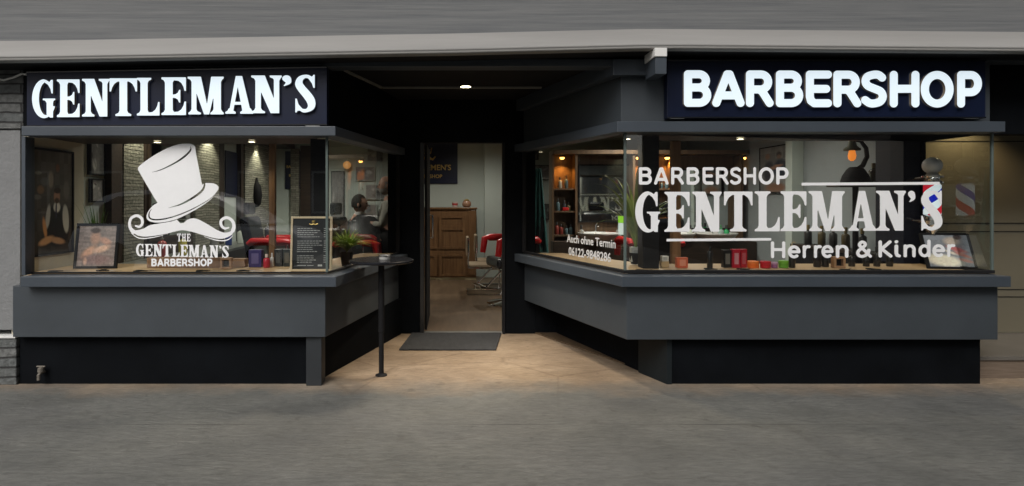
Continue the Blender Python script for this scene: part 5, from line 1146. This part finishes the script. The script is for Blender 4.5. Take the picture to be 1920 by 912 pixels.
# ---------------------------------------------------------------- street behind the camera (seen only in the glass; building masses also shape the light)
def opp(x0, x1, y0, y1, h_, label, rows, cols):
    t = empty('street_building', ((x0 + x1) / 2, y1, 0), 0, label, 'building', 'buildings across the street')
    P(MB().box(x0, x1, y0, y1, 0, h_).build('wall', OPPO, None, .01), t)
    for r in range(rows):
        for c in range(cols):
            xx_ = x0 + (c + .5) * (x1 - x0) / cols; z_ = 1.0 + r * 2.9
            fr_ = MB().box(xx_ - .6, xx_ + .6, y1 + .002, y1 + .05, z_, z_ + 1.5).build('window', ALU, None, .01); P(fr_, t)
            q = MB().box(xx_ - .52, xx_ + .52, y1 + .051, y1 + .06, z_ + .08, z_ + 1.42).build('pane', BLACK, None); q.parent = fr_; q.matrix_parent_inverse = Matrix.Identity(4)
opp(-24, -3.1, -14, -11, 4.6, 'low brick terrace across the street with dark windows', 1, 8)
opp(-3.0, 4.4, -13, -8.5, 10.0, 'tall brick block straight across the street, sized to shade the right side', 4, 5)  # width and height set for the soft shade it casts on the right
opp(6.0, 13, -9.0, 1.2, 8.5, 'unseen tall brick house added at right to shade the ground', 2, 1)  # occluder added out of view to darken the right-hand ground
# parked car
car = empty('parked_car', (X(380, 11.3), -2.6, 0), 0, 'white car parked at the kerb opposite the shop windows', 'car')
CARP = mat('silver_paint', (.85, .86, .87), .15, .0)
lo_ = [(-2.25, .30), (-2.3, .62), (-2.2, .92), (-1.6, 1.0), (1.05, .98), (2.0, .86), (2.28, .66), (2.3, .32)]
b = MB(); bm = b.bm
A = [bm.verts.new((x, -.88, z)) for x, z in lo_]; B = [bm.verts.new((x, .88, z)) for x, z in lo_]
bm.faces.new(A); bm.faces.new(B)
for i in range(len(A)): bm.faces.new((A[i], A[(i + 1) % len(A)], B[(i + 1) % len(A)], B[i]))
b.build('body', CARP, car, .08, True, 3)
up_ = smooth([(-2.15, .97), (-1.95, 1.35), (-1.55, 1.6), (-.6, 1.68), (.1, 1.63), (.7, 1.4), (1.35, .99)], 4)
def cabin(nm, pts, wb, wt, m):
    b = MB(); zm = 1.68; bm = b.bm; f = lambda z: wb + (wt - wb) * max(0, (z - .97)) / (zm - .97)
    A = [bm.verts.new((x, -f(z), z)) for x, z in pts]; B = [bm.verts.new((x, f(z), z)) for x, z in pts]; bm.faces.new(A); bm.faces.new(B)
    for i in range(len(A)): bm.faces.new((A[i], A[(i + 1) % len(A)], B[(i + 1) % len(A)], B[i]))
    return b.build(nm, m, car, .01, True)
cabin('roof', up_, .84, .62, CARP)
cabin('side_glass', [(-1.9, 1.02), (-1.72, 1.38), (-1.45, 1.54), (-.6, 1.60), (.05, 1.55), (.6, 1.33), (1.15, 1.02)], .856, .640, BLACK)
for x_ in (-1.4, 1.42):
    for s in (-1, 1):
        w_o = MB().lathe([(.20, -.1), (.32, -.1), (.34, -.07), (.34, .07), (.32, .1), (.20, .1)], 28).build('wheel', RUBB, car, 0, True); w_o.rotation_euler = (R(90), 0, 0); w_o.location = (x_, s * .82, .34)
        MB().lathe([(.20, -.08), (.05, -.10), (.05, .10), (.20, .08)], 14).build('rim', STEEL, w_o, 0, True)
